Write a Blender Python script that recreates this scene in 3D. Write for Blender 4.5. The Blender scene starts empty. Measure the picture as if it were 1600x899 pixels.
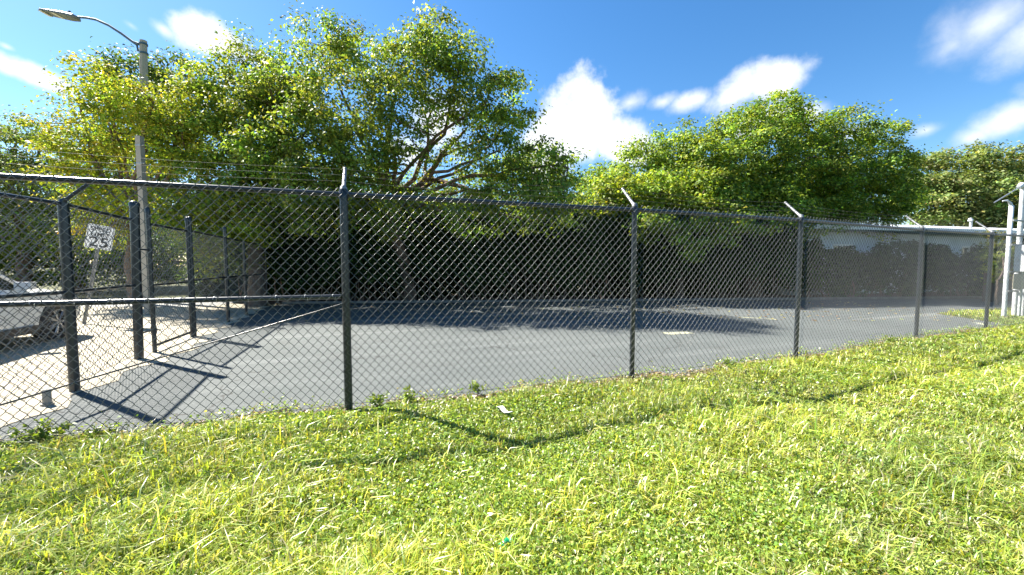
import bpy, bmesh, math, random
import numpy as np
from mathutils import Vector, Matrix
R = math.radians
random.seed(7); rng = np.random.default_rng(7)
S = bpy.context.scene
COL = S.collection

# ------------------------------------------------------------------ camera
F = 620.0; H = 1.28; W0, H0 = 1600.0, 899.0
PITCH = math.atan(35.0 / F)
cd = bpy.data.cameras.new('camera'); cam = bpy.data.objects.new('camera', cd); COL.objects.link(cam)
cam.location = (0, 0, H); cam.rotation_euler = (math.pi/2 - PITCH, 0, 0)
cd.sensor_fit = 'HORIZONTAL'; cd.sensor_width = 36; cd.lens = 36 * F / W0
cd.clip_start = 0.05; cd.clip_end = 3000
S.camera = cam
def ray(px, py):
    x = (px - W0/2) / F; y = -(py - H0/2) / F
    c, s = math.cos(PITCH), math.sin(PITCH)
    return Vector((x, c + s*y, c*y - s))
def G(px, py, z=0.0):
    d = ray(px, py); t = (z - H) / d.z
    return Vector((d.x*t, d.y*t, z))
def P(px, py, Y):
    d = ray(px, py); t = Y / d.y
    return Vector((d.x*t, Y, H + d.z*t))

# ------------------------------------------------------------------ light
b1 = G(117, 610); b2 = G(225, 650)
SUN_AZ = Vector((b1.x-b2.x, b1.y-b2.y, 0)).normalized()
SUN_EL = R(47)
sv = Vector((SUN_AZ.x*math.cos(SUN_EL), SUN_AZ.y*math.cos(SUN_EL), math.sin(SUN_EL)))
ld = bpy.data.lights.new('sun', 'SUN'); lo = bpy.data.objects.new('sun', ld); COL.objects.link(lo)
ld.energy = 5.0; ld.angle = R(0.7); ld.color = (1.0, 0.94, 0.84)
lo.rotation_euler = sv.to_track_quat('Z', 'Y').to_euler(); lo.location = (-20, 10, 30)
S.view_settings.view_transform = 'Standard'; S.view_settings.look = 'None'
S.view_settings.exposure = 2.0; S.view_settings.gamma = 1.0; S.view_settings.use_curve_mapping = False

# clouds: (px, py, half width px, half height px, tilt deg (positive: rises to the right), softness, brightness)
CLOUDS = [(905,190,88,82,0,.22,1.0), (965,215,70,50,-20,.3,1.0), (860,240,70,60,0,.4,1.0), (985,160,34,24,0,.6,.7),
          (1215,122,78,40,8,.35,.95), (1150,145,75,34,14,.4,.95), (1080,158,55,22,5,.5,.85), (1265,180,55,26,10,.5,.85), (1035,160,34,16,5,.6,.75),
          (1540,40,120,56,8,1.0,.72), (1620,50,110,50,12,.9,.8), (1490,70,60,32,0,1.0,.6), (1575,190,105,33,22,.6,.85), (1520,215,60,24,20,.7,.8), (1448,204,36,15,5,.9,.7),
          (345,68,82,40,-4,.3,1.0), (390,90,50,26,0,.5,.9), (300,60,40,22,0,.6,.8), (60,120,84,22,-21,.35,1.0), (20,108,40,16,-10,.5,.9), (255,46,36,14,-20,.7,.7), (205,40,22,8,-30,.9,.6),
          (10,73,14,7,0,.9,.7), (690,195,70,60,0,.4,.95), (640,240,60,40,0,.4,.9), (1190,190,60,30,0,.4,.9), (1330,210,50,22,0,.6,.7), (1690,120,120,40,20,.6,.8), (-140,90,110,28,-15,.4,.9)]
def world():
    w = bpy.data.worlds.new('World'); S.world = w; w.use_nodes = True
    nt = w.node_tree; N = nt.nodes; L = nt.links; N.clear()
    def math_(op, a, b=None, c=None, clamp=False):
        n = N.new('ShaderNodeMath'); n.operation = op; n.use_clamp = clamp
        for i, v in enumerate((a, b, c)):
            if v is None: continue
            if isinstance(v, (int, float)): n.inputs[i].default_value = v
            else: L.new(v, n.inputs[i])
        return n.outputs[0]
    sky = N.new('ShaderNodeTexSky'); sky.sky_type = 'NISHITA'; sky.sun_disc = False
    sky.sun_elevation = SUN_EL; sky.sun_rotation = math.atan2(sv.x, sv.y)
    sky.air_density = 1.0; sky.dust_density = 0.25; sky.ozone_density = 2.2; sky.altitude = 0
    hs = N.new('ShaderNodeHueSaturation'); hs.inputs['Saturation'].default_value = 1.3; hs.inputs['Value'].default_value = 1.0
    L.new(sky.outputs[0], hs.inputs['Color'])
    tc = N.new('ShaderNodeTexCoord'); gen = tc.outputs['Generated']
    nz = N.new('ShaderNodeTexNoise'); nz.inputs['Scale'].default_value = 9.0; nz.inputs['Detail'].default_value = 8; nz.inputs['Roughness'].default_value = .58
    L.new(gen, nz.inputs['Vector'])
    nz2 = N.new('ShaderNodeTexNoise'); nz2.inputs['Scale'].default_value = 3.5; nz2.inputs['Detail'].default_value = 5
    L.new(gen, nz2.inputs['Vector'])
    def dot(v):
        n = N.new('ShaderNodeVectorMath'); n.operation = 'DOT_PRODUCT'; L.new(gen, n.inputs[0]); n.inputs[1].default_value = v
        return n.outputs['Value']
    nbase = math_('SUBTRACT', nz.outputs[0], .5)
    total = None
    for (px, py, rx, ry, tilt, soft, br) in CLOUDS:
        d = ray(px, py).normalized()
        ex = (ray(px+1, py).normalized() - ray(px-1, py).normalized())/2
        ey = (ray(px, py-1).normalized() - ray(px, py+1).normalized())/2
        t = R(tilt)
        u = (ex*math.cos(t) + ey*math.sin(t)); v = (ey*math.cos(t) - ex*math.sin(t))
        su = u.length*rx; sv_ = v.length*ry
        u = u.normalized()/su; v = v.normalized()/sv_
        a = dot(tuple(u - d*(u.dot(d)))); b = dot(tuple(v - d*(v.dot(d))))
        front = math_('GREATER_THAN', dot(tuple(d)), 0.3)
        r = math_('SQRT', math_('ADD', math_('MULTIPLY', a, a), math_('MULTIPLY', b, b)))
        e = math_('ADD', math_('SUBTRACT', 1.0, r), math_('MULTIPLY', nbase, 2.1))
        m = math_('MULTIPLY', math_('DIVIDE', e, soft*1.0+.3, clamp=True), br)
        m = math_('MULTIPLY', m, front)
        total = m if total is None else math_('MAXIMUM', total, m)
    sm = N.new('ShaderNodeMapRange'); sm.interpolation_type = 'SMOOTHSTEP'; L.new(total, sm.inputs[0])
    cr = N.new('ShaderNodeMix'); cr.data_type = 'RGBA'; cr.inputs[6].default_value = (4.6, 4.9, 5.4, 1); cr.inputs[7].default_value = (6.3, 6.4, 6.5, 1)
    L.new(nz2.outputs[0], cr.inputs[0])
    mx = N.new('ShaderNodeMix'); mx.data_type = 'RGBA'
    L.new(sm.outputs[0], mx.inputs[0]); L.new(hs.outputs[0], mx.inputs[6]); L.new(cr.outputs[2], mx.inputs[7])
    bg = N.new('ShaderNodeBackground'); bg.inputs['Strength'].default_value = 0.055
    L.new(mx.outputs[2], bg.inputs['Color'])
    out = N.new('ShaderNodeOutputWorld'); L.new(bg.outputs[0], out.inputs[0])
world()

# ------------------------------------------------------------------ materials
def mat(name, color, rough=.6, metal=0.0, noise=None, bump=None, spec=.5, coat=0):
    """noise = (scale, colour2, low, high) object-space mottling; bump = (scale, strength, distance)"""
    m = bpy.data.materials.new(name); m.use_nodes = True
    nt = m.node_tree; b = nt.nodes['Principled BSDF']
    b.inputs['Base Color'].default_value = (*color, 1); b.inputs['Roughness'].default_value = rough
    b.inputs['Metallic'].default_value = metal; b.inputs['Specular IOR Level'].default_value = spec
    b.inputs['Coat Weight'].default_value = coat
    tc = nt.nodes.new('ShaderNodeTexCoord')
    if noise:
        n = nt.nodes.new('ShaderNodeTexNoise'); n.inputs['Scale'].default_value = noise[0]; n.inputs['Detail'].default_value = 8
        nt.links.new(tc.outputs['Object'], n.inputs['Vector'])
        r = nt.nodes.new('ShaderNodeMapRange'); r.inputs[1].default_value = noise[2]; r.inputs[2].default_value = noise[3]
        nt.links.new(n.outputs[0], r.inputs[0])
        x = nt.nodes.new('ShaderNodeMix'); x.data_type = 'RGBA'; x.inputs[6].default_value = (*color, 1); x.inputs[7].default_value = (*noise[1], 1)
        nt.links.new(r.outputs[0], x.inputs[0]); nt.links.new(x.outputs[2], b.inputs['Base Color'])
    if bump:
        n = nt.nodes.new('ShaderNodeTexNoise'); n.inputs['Scale'].default_value = bump[0]; n.inputs['Detail'].default_value = 6
        nt.links.new(tc.outputs['Object'], n.inputs['Vector'])
        bp = nt.nodes.new('ShaderNodeBump'); bp.inputs['Strength'].default_value = bump[1]; bp.inputs['Distance'].default_value = bump[2]
        nt.links.new(n.outputs[0], bp.inputs['Height']); nt.links.new(bp.outputs[0], b.inputs['Normal'])
    return m
def leaf_mat(name, trans=.35, rough=.5, tint=(1.3, 1.15, .45), spec=.25):
    """colour per leaf comes from the 'tone' attribute"""
    m = bpy.data.materials.new(name); m.use_nodes = True
    nt = m.node_tree; N = nt.nodes; L = nt.links; b = N['Principled BSDF']; out = N['Material Output']
    a = N.new('ShaderNodeAttribute'); a.attribute_name = 'tone'
    L.new(a.outputs['Color'], b.inputs['Base Color']); b.inputs['Roughness'].default_value = rough
    b.inputs['Specular IOR Level'].default_value = spec
    t = N.new('ShaderNodeBsdfTranslucent')
    k = N.new('ShaderNodeMix'); k.data_type = 'RGBA'; k.blend_type = 'MULTIPLY'; k.inputs[0].default_value = 1
    k.inputs[7].default_value = (*tint, 1); L.new(a.outputs['Color'], k.inputs[6]); L.new(k.outputs[2], t.inputs['Color'])
    mx = N.new('ShaderNodeMixShader'); mx.inputs[0].default_value = trans
    L.new(b.outputs[0], mx.inputs[1]); L.new(t.outputs[0], mx.inputs[2]); L.new(mx.outputs[0], out.inputs['Surface'])
    return m
def asphalt_mat(name, c1, c2, c3, crack=False):
    m = bpy.data.materials.new(name); m.use_nodes = True
    nt = m.node_tree; N = nt.nodes; L = nt.links; b = N['Principled BSDF']
    g = N.new('ShaderNodeNewGeometry'); mp = N.new('ShaderNodeMapping'); mp.inputs['Rotation'].default_value = (0, 0, -R(20))
    L.new(g.outputs['Position'], mp.inputs['Vector'])
    def noise(s, d=6, sc=(1, 1, 1), ro=.6):
        q = N.new('ShaderNodeMapping'); q.inputs['Scale'].default_value = sc; L.new(mp.outputs[0], q.inputs['Vector'])
        n = N.new('ShaderNodeTexNoise'); n.inputs['Scale'].default_value = s; n.inputs['Detail'].default_value = d; n.inputs['Roughness'].default_value = ro
        L.new(q.outputs[0], n.inputs['Vector']); return n.outputs[0]
    def rng_(v, lo, hi):
        r = N.new('ShaderNodeMapRange'); r.inputs[1].default_value = lo; r.inputs[2].default_value = hi; L.new(v, r.inputs[0]); return r.outputs[0]
    def mix(f, a, c, bt='MIX'):
        x = N.new('ShaderNodeMix'); x.data_type = 'RGBA'; x.blend_type = bt; L.new(f, x.inputs[0])
        for i, v in ((6, a), (7, c)):
            if isinstance(v, tuple): x.inputs[i].default_value = (*v, 1)
            else: L.new(v, x.inputs[i])
        return x.outputs[2]
    c = mix(rng_(noise(.5, 5), .35, .65), c1, c2)
    c = mix(rng_(noise(1.6, 6, (.12, 1.6, 1)), .52, .72), c, c3)          # long raked streaks
    c = mix(rng_(noise(240, 2), .35, .75), c, tuple(v*.55 for v in c1))
    c = mix(rng_(noise(90, 2), .62, .72), c, tuple(min(v*2.0, .6) for v in c2))
    if crack:
        wv = N.new('ShaderNodeVectorMath'); wv.operation = 'ADD'; nn = N.new('ShaderNodeTexNoise'); nn.inputs['Scale'].default_value = 1.3; nn.inputs['Detail'].default_value = 5
        L.new(mp.outputs[0], nn.inputs['Vector']); L.new(mp.outputs[0], wv.inputs[0]); L.new(nn.outputs['Color'], wv.inputs[1])
        vo = N.new('ShaderNodeTexVoronoi'); vo.feature = 'DISTANCE_TO_EDGE'; vo.inputs['Scale'].default_value = .28; L.new(wv.outputs[0], vo.inputs['Vector'])
        c = mix(rng_(vo.outputs['Distance'], .0035, .0012), c, (.035, .037, .036))
        c = mix(rng_(noise(1.1, 4), .60, .72), c, (.066, .072, .070))          # old stains
        c = mix(rng_(noise(.4, 2, (.05, 1.2, 1)), .60, .63), c, (.150, .160, .156))  # paler overlap bands of sealer
    L.new(c, b.inputs['Base Color']); b.inputs['Roughness'].default_value = .85; b.inputs['Specular IOR Level'].default_value = .3
    bp = N.new('ShaderNodeBump'); bp.inputs['Strength'].default_value = .5; bp.inputs['Distance'].default_value = .006
    L.new(noise(150, 3), bp.inputs['Height']); L.new(bp.outputs[0], b.inputs['Normal'])
    return m
M = {}
M['black'] = mat('black_coated_steel', (.009, .014, .020), .3, 0, (14, (.018, .024, .03), .4, .75), (40, .15, .002), .6)
M['wire'] = mat('coated_wire', (.055, .06, .062), .4, .15, None, None, 1.0, .5)
M['galv'] = mat('galvanised_steel', (.27, .28, .28), .5, .5, (25, (.17, .18, .19), .35, .7))
M['wiregalv'] = mat('galvanised_wire', (.42, .44, .45), .4, .8)
M['oldwire'] = mat('weathered_wire', (.12, .12, .11), .7, .2)
M['concrete'] = mat('pole_concrete', (.33, .31, .26), .9, 0, (6, (.28, .26, .22), .35, .7), (60, .4, .004))
M['lampgrey'] = mat('lamp_casing', (.16, .18, .18), .5, .2, (30, (.11, .12, .12), .4, .7))
M['lampalu'] = mat('lamp_arm_aluminium', (.05, .10, .14), .6)
M['diffuser'] = mat('lamp_lens', (.55, .53, .42), .3)
M['pvcwhite'] = mat('white_painted_steel', (.62, .65, .67), .45, 0, (9, (.40, .41, .40), .48, .75))
M['boxgrey'] = mat('meter_box_grey', (.62, .66, .68), .45, 0, (9, (.5, .53, .54), .5, .8))
M['boxtan'] = mat('tan_plastic', (.5, .45, .33), .6, 0, (9, (.4, .36, .27), .5, .8))
M['bark'] = mat('bark', (.17, .12, .085), .9, 0, (9, (.07, .05, .04), .35, .7), (22, .9, .03))
M['barkpale'] = mat('pale_bark', (.16, .11, .08), .9, 0, (8, (.08, .055, .04), .4, .7), (25, .8, .02))
M['signwhite'] = mat('sign_white', (.8, .8, .8), .4, 0, (18, (.66, .67, .67), .55, .8))
M['signblack'] = mat('sign_black', (.02, .02, .02), .5)
M['carwhite'] = mat('white_car_paint', (.72, .72, .70), .25, 0, (3, (.7, .7, .67), .5, .8), None, .5, .6)
M['glass'] = mat('dark_car_glass', (.015, .02, .022), .06, 0, None, None, .9)
M['rubber'] = mat('rubber', (.022, .022, .024), .8, 0, (60, (.04, .04, .04), .4, .7))
M['darkplastic'] = mat('dark_plastic', (.025, .025, .028), .55)
M['rim'] = mat('alloy_rim', (.45, .46, .48), .3, .9)
M['red'] = mat('red_lens', (.4, .02, .02), .25)
M['lens'] = mat('clear_lens', (.6, .63, .66), .12, .3)
M['wall'] = mat('painted_block_wall', (.52, .60, .64), .85, 0, (1.2, (.42, .50, .54), .4, .7), (40, .3, .004))
M['fascia'] = mat('white_fascia', (.8, .8, .78), .6, 0, (4, (.62, .62, .58), .55, .8))
M['roofing'] = mat('roofing', (.42, .42, .4), .9, 0, (12, (.3, .3, .29), .4, .7))
M['whiteroof'] = mat('white_roof_membrane', (.62, .64, .64), .6, 0, (3.5, (.22, .26, .27), .42, .62))
M['timber'] = mat('weathered_brown_timber', (.14, .09, .065), .85, 0, (7, (.08, .05, .04), .4, .7), (30, .5, .006))
M['litter'] = mat('white_litter', (.8, .8, .78), .5)
M['greenglass'] = mat('green_plastic', (.01, .22, .09), .15, 0, None, None, .8)
M['asphalt'] = asphalt_mat('sealed_asphalt', (.082, .094, .094), (.112, .124, .122), (.155, .168, .165), True)
M['road'] = asphalt_mat('worn_road', (.30, .30, .29), (.36, .36, .34), (.42, .41, .39))
M['leaf'] = leaf_mat('tree_leaves', .42, .55, (1.35, 1.25, .5)); M['hedgeleaf'] = leaf_mat('hedge_leaves', .2, .6, (1.2, 1.1, .5), .12)
M['grass'] = leaf_mat('grass_blades', .42, .36, (1.45, 1.3, .5), .6)
M['kerb'] = mat('kerb_concrete', (.13, .125, .11), .9, 0, (5, (.2, .19, .17), .4, .7), (80, .4, .004))
M['yellow'] = mat('worn_yellow_paint', (.42, .42, .26), .8, 0, (9, (.15, .16, .15), .42, .6))

# ------------------------------------------------------------------ mesh helpers
def mesh_np(name, V, Fc, m, parent=None, tone=None, smooth=False, k=None):
    """V (n,3); Fc (f,k) all the same size; tone (n,3) linear per vertex"""
    me = bpy.data.meshes.new(name); k = Fc.shape[1]
    me.vertices.add(len(V)); me.vertices.foreach_set('co', np.ascontiguousarray(V, dtype=np.float32).ravel())
    me.loops.add(Fc.size); me.loops.foreach_set('vertex_index', np.ascontiguousarray(Fc, dtype=np.int32).ravel())
    me.polygons.add(len(Fc)); me.polygons.foreach_set('loop_start', np.arange(0, Fc.size, k, dtype=np.int32))
    me.polygons.foreach_set('loop_total', np.full(len(Fc), k, dtype=np.int32))
    if smooth: me.polygons.foreach_set('use_smooth', np.ones(len(Fc), dtype=bool))
    me.update(calc_edges=True)
    if tone is not None:
        at = me.color_attributes.new('tone', 'FLOAT_COLOR', 'POINT')
        c = np.ones((len(V), 4), dtype=np.float32); c[:, :3] = tone; at.data.foreach_set('color', c.ravel())
    me.materials.append(m)
    o = bpy.data.objects.new(name, me); COL.objects.link(o)
    if parent: o.parent = parent; o.matrix_parent_inverse = Matrix.Translation(-parent.location)
    return o
class MB:
    def __init__(s): s.v = []; s.f = []; s.sm = []
    def add(s, vs, fs, smooth=False):
        b = len(s.v); s.v += [tuple(v) for v in vs]
        for f in fs: s.f.append([b+i for i in f]); s.sm.append(smooth)
    def box(s, c, size, rz=0, mx=None):
        hx, hy, hz = size[0]/2, size[1]/2, size[2]/2; b = min(hx, hy, hz)*.12
        vs = []
        for z, k in ((-hz, b), (-hz+b, 0), (hz-b, 0), (hz, b)):
            for x, y in ((-1, -1), (1, -1), (1, 1), (-1, 1)): vs.append(Vector((x*(hx-k), y*(hy-k), z)))
        mm = mx or (Matrix.Translation(Vector(c)) @ Matrix.Rotation(rz, 4, 'Z'))
        fs = [(3, 2, 1, 0), (12, 13, 14, 15)]
        for l in range(3):
            for i in range(4): fs.append((l*4+i, l*4+(i+1) % 4, l*4+4+(i+1) % 4, l*4+4+i))
        s.add([mm @ v for v in vs], fs)
    def tube(s, pts, rad, n=10, caps=True):
        pts = [Vector(p) for p in pts]; m_ = len(pts)
        if not isinstance(rad, (list, tuple)): rad = [rad]*m_
        vs = []; prev = None
        for i, p in enumerate(pts):
            t = (pts[min(i+1, m_-1)] - pts[max(i-1, 0)]).normalized()
            if prev is None:
                a = Vector((0, 0, 1)) if abs(t.z) < .9 else Vector((1, 0, 0)); prev = t.cross(a).normalized()
            prev = (prev - t*prev.dot(t)).normalized(); q = t.cross(prev)
            for j in range(n):
                a = 2*math.pi*j/n; vs.append(p + (prev*math.cos(a) + q*math.sin(a))*rad[i])
        fs = []
        for i in range(m_-1):
            for j in range(n): fs.append((i*n+j, i*n+(j+1) % n, (i+1)*n+(j+1) % n, (i+1)*n+j))
        s.add(vs, fs, True)
        if caps: s.add(vs[:n][::-1], [tuple(range(n))]); s.add(vs[-n:], [tuple(range(n))])
    def prism(s, pts, a, b):
        """pts: list of 3-D points of one face, extruded by vector a->b offset"""
        n = len(pts); va = [Vector(p)+Vector(a) for p in pts]; vb = [Vector(p)+Vector(b) for p in pts]
        s.add(va+vb, [tuple(range(n))[::-1], tuple(range(n, 2*n))] + [(i, (i+1) % n, n+(i+1) % n, n+i) for i in range(n)])
    def build(s, name, m, parent=None):
        me = bpy.data.meshes.new(name); me.from_pydata(s.v, [], s.f); me.polygons.foreach_set('use_smooth', s.sm); me.update()
        bm = bmesh.new(); bm.from_mesh(me); bmesh.ops.recalc_face_normals(bm, faces=bm.faces); bm.to_mesh(me); bm.free()
        me.materials.append(m); o = bpy.data.objects.new(name, me); COL.objects.link(o)
        if parent: o.parent = parent; o.matrix_parent_inverse = Matrix.Translation(-parent.location)
        return o
def thing(name, label, cat, loc=(0, 0, 0), group=None):
    o = bpy.data.objects.new(name, None); COL.objects.link(o); o.location = loc; o.empty_display_size = .2
    return tag(o, label, cat, group)
def tag(o, label, cat, group=None, kind=None):
    o['label'] = label; o['category'] = cat
    if group: o['group'] = group
    if kind: o['kind'] = kind
    return o
def struct(o): o['kind'] = 'structure'; return o

# ------------------------------------------------------------------ layout
post_px = [(545, 640), (987, 592), (1243, 560), (1431, 528), (1540, 515)]
MP = [G(*p) for p in post_px]
A, B_, C_, D_, E_, F_ = [G(*p) for p in ((117, 610), (217, 560), (242, 550), (304, 525), (357, 503), (385, 491))]
FH = 1.90                                            # fence height
d0 = (MP[1]-MP[0]).normalized()
# corner = crossing of main line with the side line
def cross(p, d, q, e):
    k = (q-p); t = (k.x*e.y - k.y*e.x) / (d.x*e.y - d.y*e.x); return p + d*t
P0 = cross(MP[0], d0, A, (A-B_).normalized())
P0 = P0 - d0*.5
P6 = MP[-1] + (MP[-1]-MP[0]).normalized()*2.9; P7 = P6 + (MP[-1]-MP[0]).normalized()*2.9
MAIN = [P0] + MP + [P6, P7]
nrm = Vector((d0.y, -d0.x, 0))                        # from the lot towards the camera
print('posts', [tuple(round(c, 2) for c in p) for p in MAIN], 'A..F', [tuple(round(c, 2) for c in p) for p in (A, B_, C_, D_, E_, F_)], 'sun', sv)
def main_y(x):
    xs = [p.x for p in MAIN]; ys = [p.y for p in MAIN]
    return np.interp(x, xs, ys)
def far_extra(x):                                    # extrapolated fence line
    x = np.asarray(x, dtype=float); y = main_y(x)
    s = (MAIN[1].y-MAIN[0].y)/(MAIN[1].x-MAIN[0].x); y = np.where(x < MAIN[0].x, MAIN[0].y+(x-MAIN[0].x)*s, y)
    s = (MAIN[-1].y-MAIN[-2].y)/(MAIN[-1].x-MAIN[-2].x); return np.where(x > MAIN[-1].x, MAIN[-1].y+(x-MAIN[-1].x)*s, y)

# ------------------------------------------------------------------ ground
def LE(x):                                           # far edge of the lawn
    x = np.asarray(x, float); k = np.clip((x-10.6)/.9, 0, 1); k = k*k*(3-2*k)
    return far_extra(x)+.07+.06*np.sin(x*5.1)+.045*np.sin(x*11.7+1)+.04*np.sin(x*2.3)+.03*np.sin(x*27.0) + 1.9*k
def sheet(name, pts, z, m, sub=None):
    mb = MB(); mb.add([(p[0], p[1], z) for p in pts], [tuple(range(len(pts)))]); return struct(mb.build(name, m))
def ground_mat(name, ca, cb, cc, sc=1.0):
    m = bpy.data.materials.new(name); m.use_nodes = True
    nt = m.node_tree; N = nt.nodes; L = nt.links; b = N['Principled BSDF']; g = N.new('ShaderNodeNewGeometry')
    def n_(s, d=8):
        n = N.new('ShaderNodeTexNoise'); n.inputs['Scale'].default_value = s; n.inputs['Detail'].default_value = d; n.inputs['Roughness'].default_value = .65
        L.new(g.outputs['Position'], n.inputs['Vector']); return n.outputs[0]
    def mr(v, a, c):
        r = N.new('ShaderNodeMapRange'); r.inputs[1].default_value = a; r.inputs[2].default_value = c; L.new(v, r.inputs[0]); return r.outputs[0]
    def mx(f, a, c):
        x = N.new('ShaderNodeMix'); x.data_type = 'RGBA'; L.new(f, x.inputs[0])
        for i, v in ((6, a), (7, c)):
            if isinstance(v, tuple): x.inputs[i].default_value = (*v, 1)
            else: L.new(v, x.inputs[i])
        return x.outputs[2]
    c = mx(mr(n_(.7*sc), .35, .65), ca, cb); c = mx(mr(n_(14*sc), .5, .68), c, cc)
    c = mx(mr(n_(70*sc, 3), .58, .72), c, tuple(v*.45 for v in ca))
    L.new(c, b.inputs['Base Color']); b.inputs['Roughness'].default_value = .95; b.inputs['Specular IOR Level'].default_value = .2
    bp = N.new('ShaderNodeBump'); bp.inputs['Strength'].default_value = .9; bp.inputs['Distance'].default_value = .02
    L.new(n_(45*sc, 6), bp.inputs['Height']); L.new(bp.outputs[0], b.inputs['Normal'])
    return m
M['dirt'] = ground_mat('verge_soil', (.10, .095, .05), (.07, .09, .03), (.16, .14, .09))
M['sand'] = ground_mat('sandy_gravel', (.52, .47, .37), (.44, .40, .31), (.30, .27, .20), 1.6)
M['lawnsoil'] = ground_mat('lawn_soil', (.05, .055, .022), (.045, .065, .015), (.12, .10, .06), 2.0)
M['mulch'] = ground_mat('leaf_litter_soil', (.09, .055, .04), (.06, .045, .035), (.15, .10, .06), 3.0)
sheet('ground', [(-600, -600), (600, -600), (600, 900), (-600, 900)], -.03, M['dirt'])

# sandy yard left of the side fence, with an uneven edge towards the lot
sd = (F_-A).normalized()
def side_pt(t, off=0): return A + sd*t + Vector((sd.y, -sd.x, 0))*off
yard = [(-45, -4), (-45, 14.5), (-12, 14.5)]
edge = []
for i in range(60):
    t = 9.0 - i*(9.0+4.5)/59
    edge.append((side_pt(t, .12 + .10*math.sin(i*1.7) + random.uniform(-.05, .08) + (.18 if 1.0 < t < 3.2 else 0))[:2]))
sheet('sandy_ground', yard + edge + [(-2.2, -4)], -.006, M['sand'])
# the lot
sheet('parking_lot', [tuple(side_pt(9.2, -.6)[:2]), tuple(side_pt(-4.5, -.6)[:2]), (P0.x+2, P0.y-2.5), (2, 1.5), (MAIN[-1].x+9, MAIN[-1].y-1), (MAIN[-1].x+9, 15.6), (14, 14.9), (-7.6, 13.0)], -.012, M['asphalt'])
# road beyond the sandy yard
sheet('road', [(-80, 10.6), (-9.3, 12.2), (-9.8, 14.9), (-80, 14.9)], -.002, M['road'])
sheet('garden_bed', [(-9.0, 13.02), (14, 14.92), (MAIN[-1].x+9, 15.62), (MAIN[-1].x+9, 19), (-9, 17.5)], -.008, M['mulch'])
# painted stall marks
def strip(px0, px1, w, name, lab, m):
    a, b = G(*px0), G(*px1); d = (b-a).normalized(); n = Vector((-d.y, d.x, 0))*w/2
    mb = MB(); mb.add([(v.x, v.y, -.007) for v in (a-n, b-n, b+n, a+n)], [(0, 1, 2, 3)]); return struct(mb.build(name, m))
strip((1040, 521), (1078, 519), .22, 'painted_mark', '', M['yellow'])
strip((1155, 495), (1215, 499), .10, 'painted_mark', '', M['yellow'])
strip((1525, 504), (1545, 508), .14, 'painted_mark', '', M['yellow'])

# lawn surface
def lawn_h(x, y):
    x = np.asarray(x, float); y = np.asarray(y, float)
    dist = np.clip((LE(x) + .04 - y)*.93, 0, None)
    k = np.clip(dist/.5, 0, 1)
    b = .03*np.sin(1.9*x+.6*y)*np.cos(1.4*y-.4*x) + .018*np.sin(4.7*x+1.3)*np.sin(4.1*y+.7*x) + .01*np.sin(9*x+5*y)
    return -.02 + k*(.068 + b*.85)
def lawn():
    xs = np.arange(-9, 24, .12); ts = np.concatenate([np.linspace(0, 1.2, 22), np.linspace(1.35, 16, 90)])
    X = np.repeat(xs, len(ts)).reshape(len(xs), len(ts)); e = LE(xs)
    Y = e[:, None] - ts[None, :]; Z = lawn_h(X, Y); Z[:, 0] = -.03
    V = np.stack([X, Y, Z], -1).reshape(-1, 3); n = len(ts)
    i, j = np.meshgrid(np.arange(len(xs)-1), np.arange(n-1), indexing='ij'); a = (i*n+j).ravel()
    return mesh_np('lawn_ground', V, np.stack([a, a+1, a+n+1, a+n], -1), M['lawnsoil'], smooth=True)
struct(lawn())

# ------------------------------------------------------------------ foliage generators
def leaves_np(cent, size, tones, up=.5, out=None, aspect=.6, droop=0.0):
    """one folded diamond leaf (2 quads share a spine -> here 1 quad of 4 verts bent) per centre"""
    n = len(cent); nv = rng.normal(size=(n, 3)); nv /= np.linalg.norm(nv, axis=1, keepdims=True)
    nv[:, 2] = np.abs(nv[:, 2])*.6 + up
    if out is not None: nv += out
    nv /= np.linalg.norm(nv, axis=1, keepdims=True)
    t = rng.normal(size=(n, 3)); t[:, 2] -= droop; t -= nv*(t*nv).sum(1, keepdims=True); t /= np.linalg.norm(t, axis=1, keepdims=True)
    s = np.cross(nv, t); sz = (size*rng.uniform(.6, 1.35, n))[:, None]
    v0 = cent - t*sz*.5; v2 = cent + t*sz*.5 - nv*sz*.12
    v1 = cent + s*sz*aspect*.5 + nv*sz*.08; v3 = cent - s*sz*aspect*.5 + nv*sz*.08
    V = np.stack([v0, v1, v2, v3], 1).reshape(-1, 3); Fc = np.arange(n*4).reshape(n, 4)
    T = np.repeat(tones, 4, axis=0); return V, Fc, T
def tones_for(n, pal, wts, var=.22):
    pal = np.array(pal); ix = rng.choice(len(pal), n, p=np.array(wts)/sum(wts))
    t = pal[ix]*np.exp(rng.normal(0, var, (n, 1))); t = t*(1+rng.normal(0, .06, (n, 3))); return np.clip(t, .004, .8)
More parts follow.
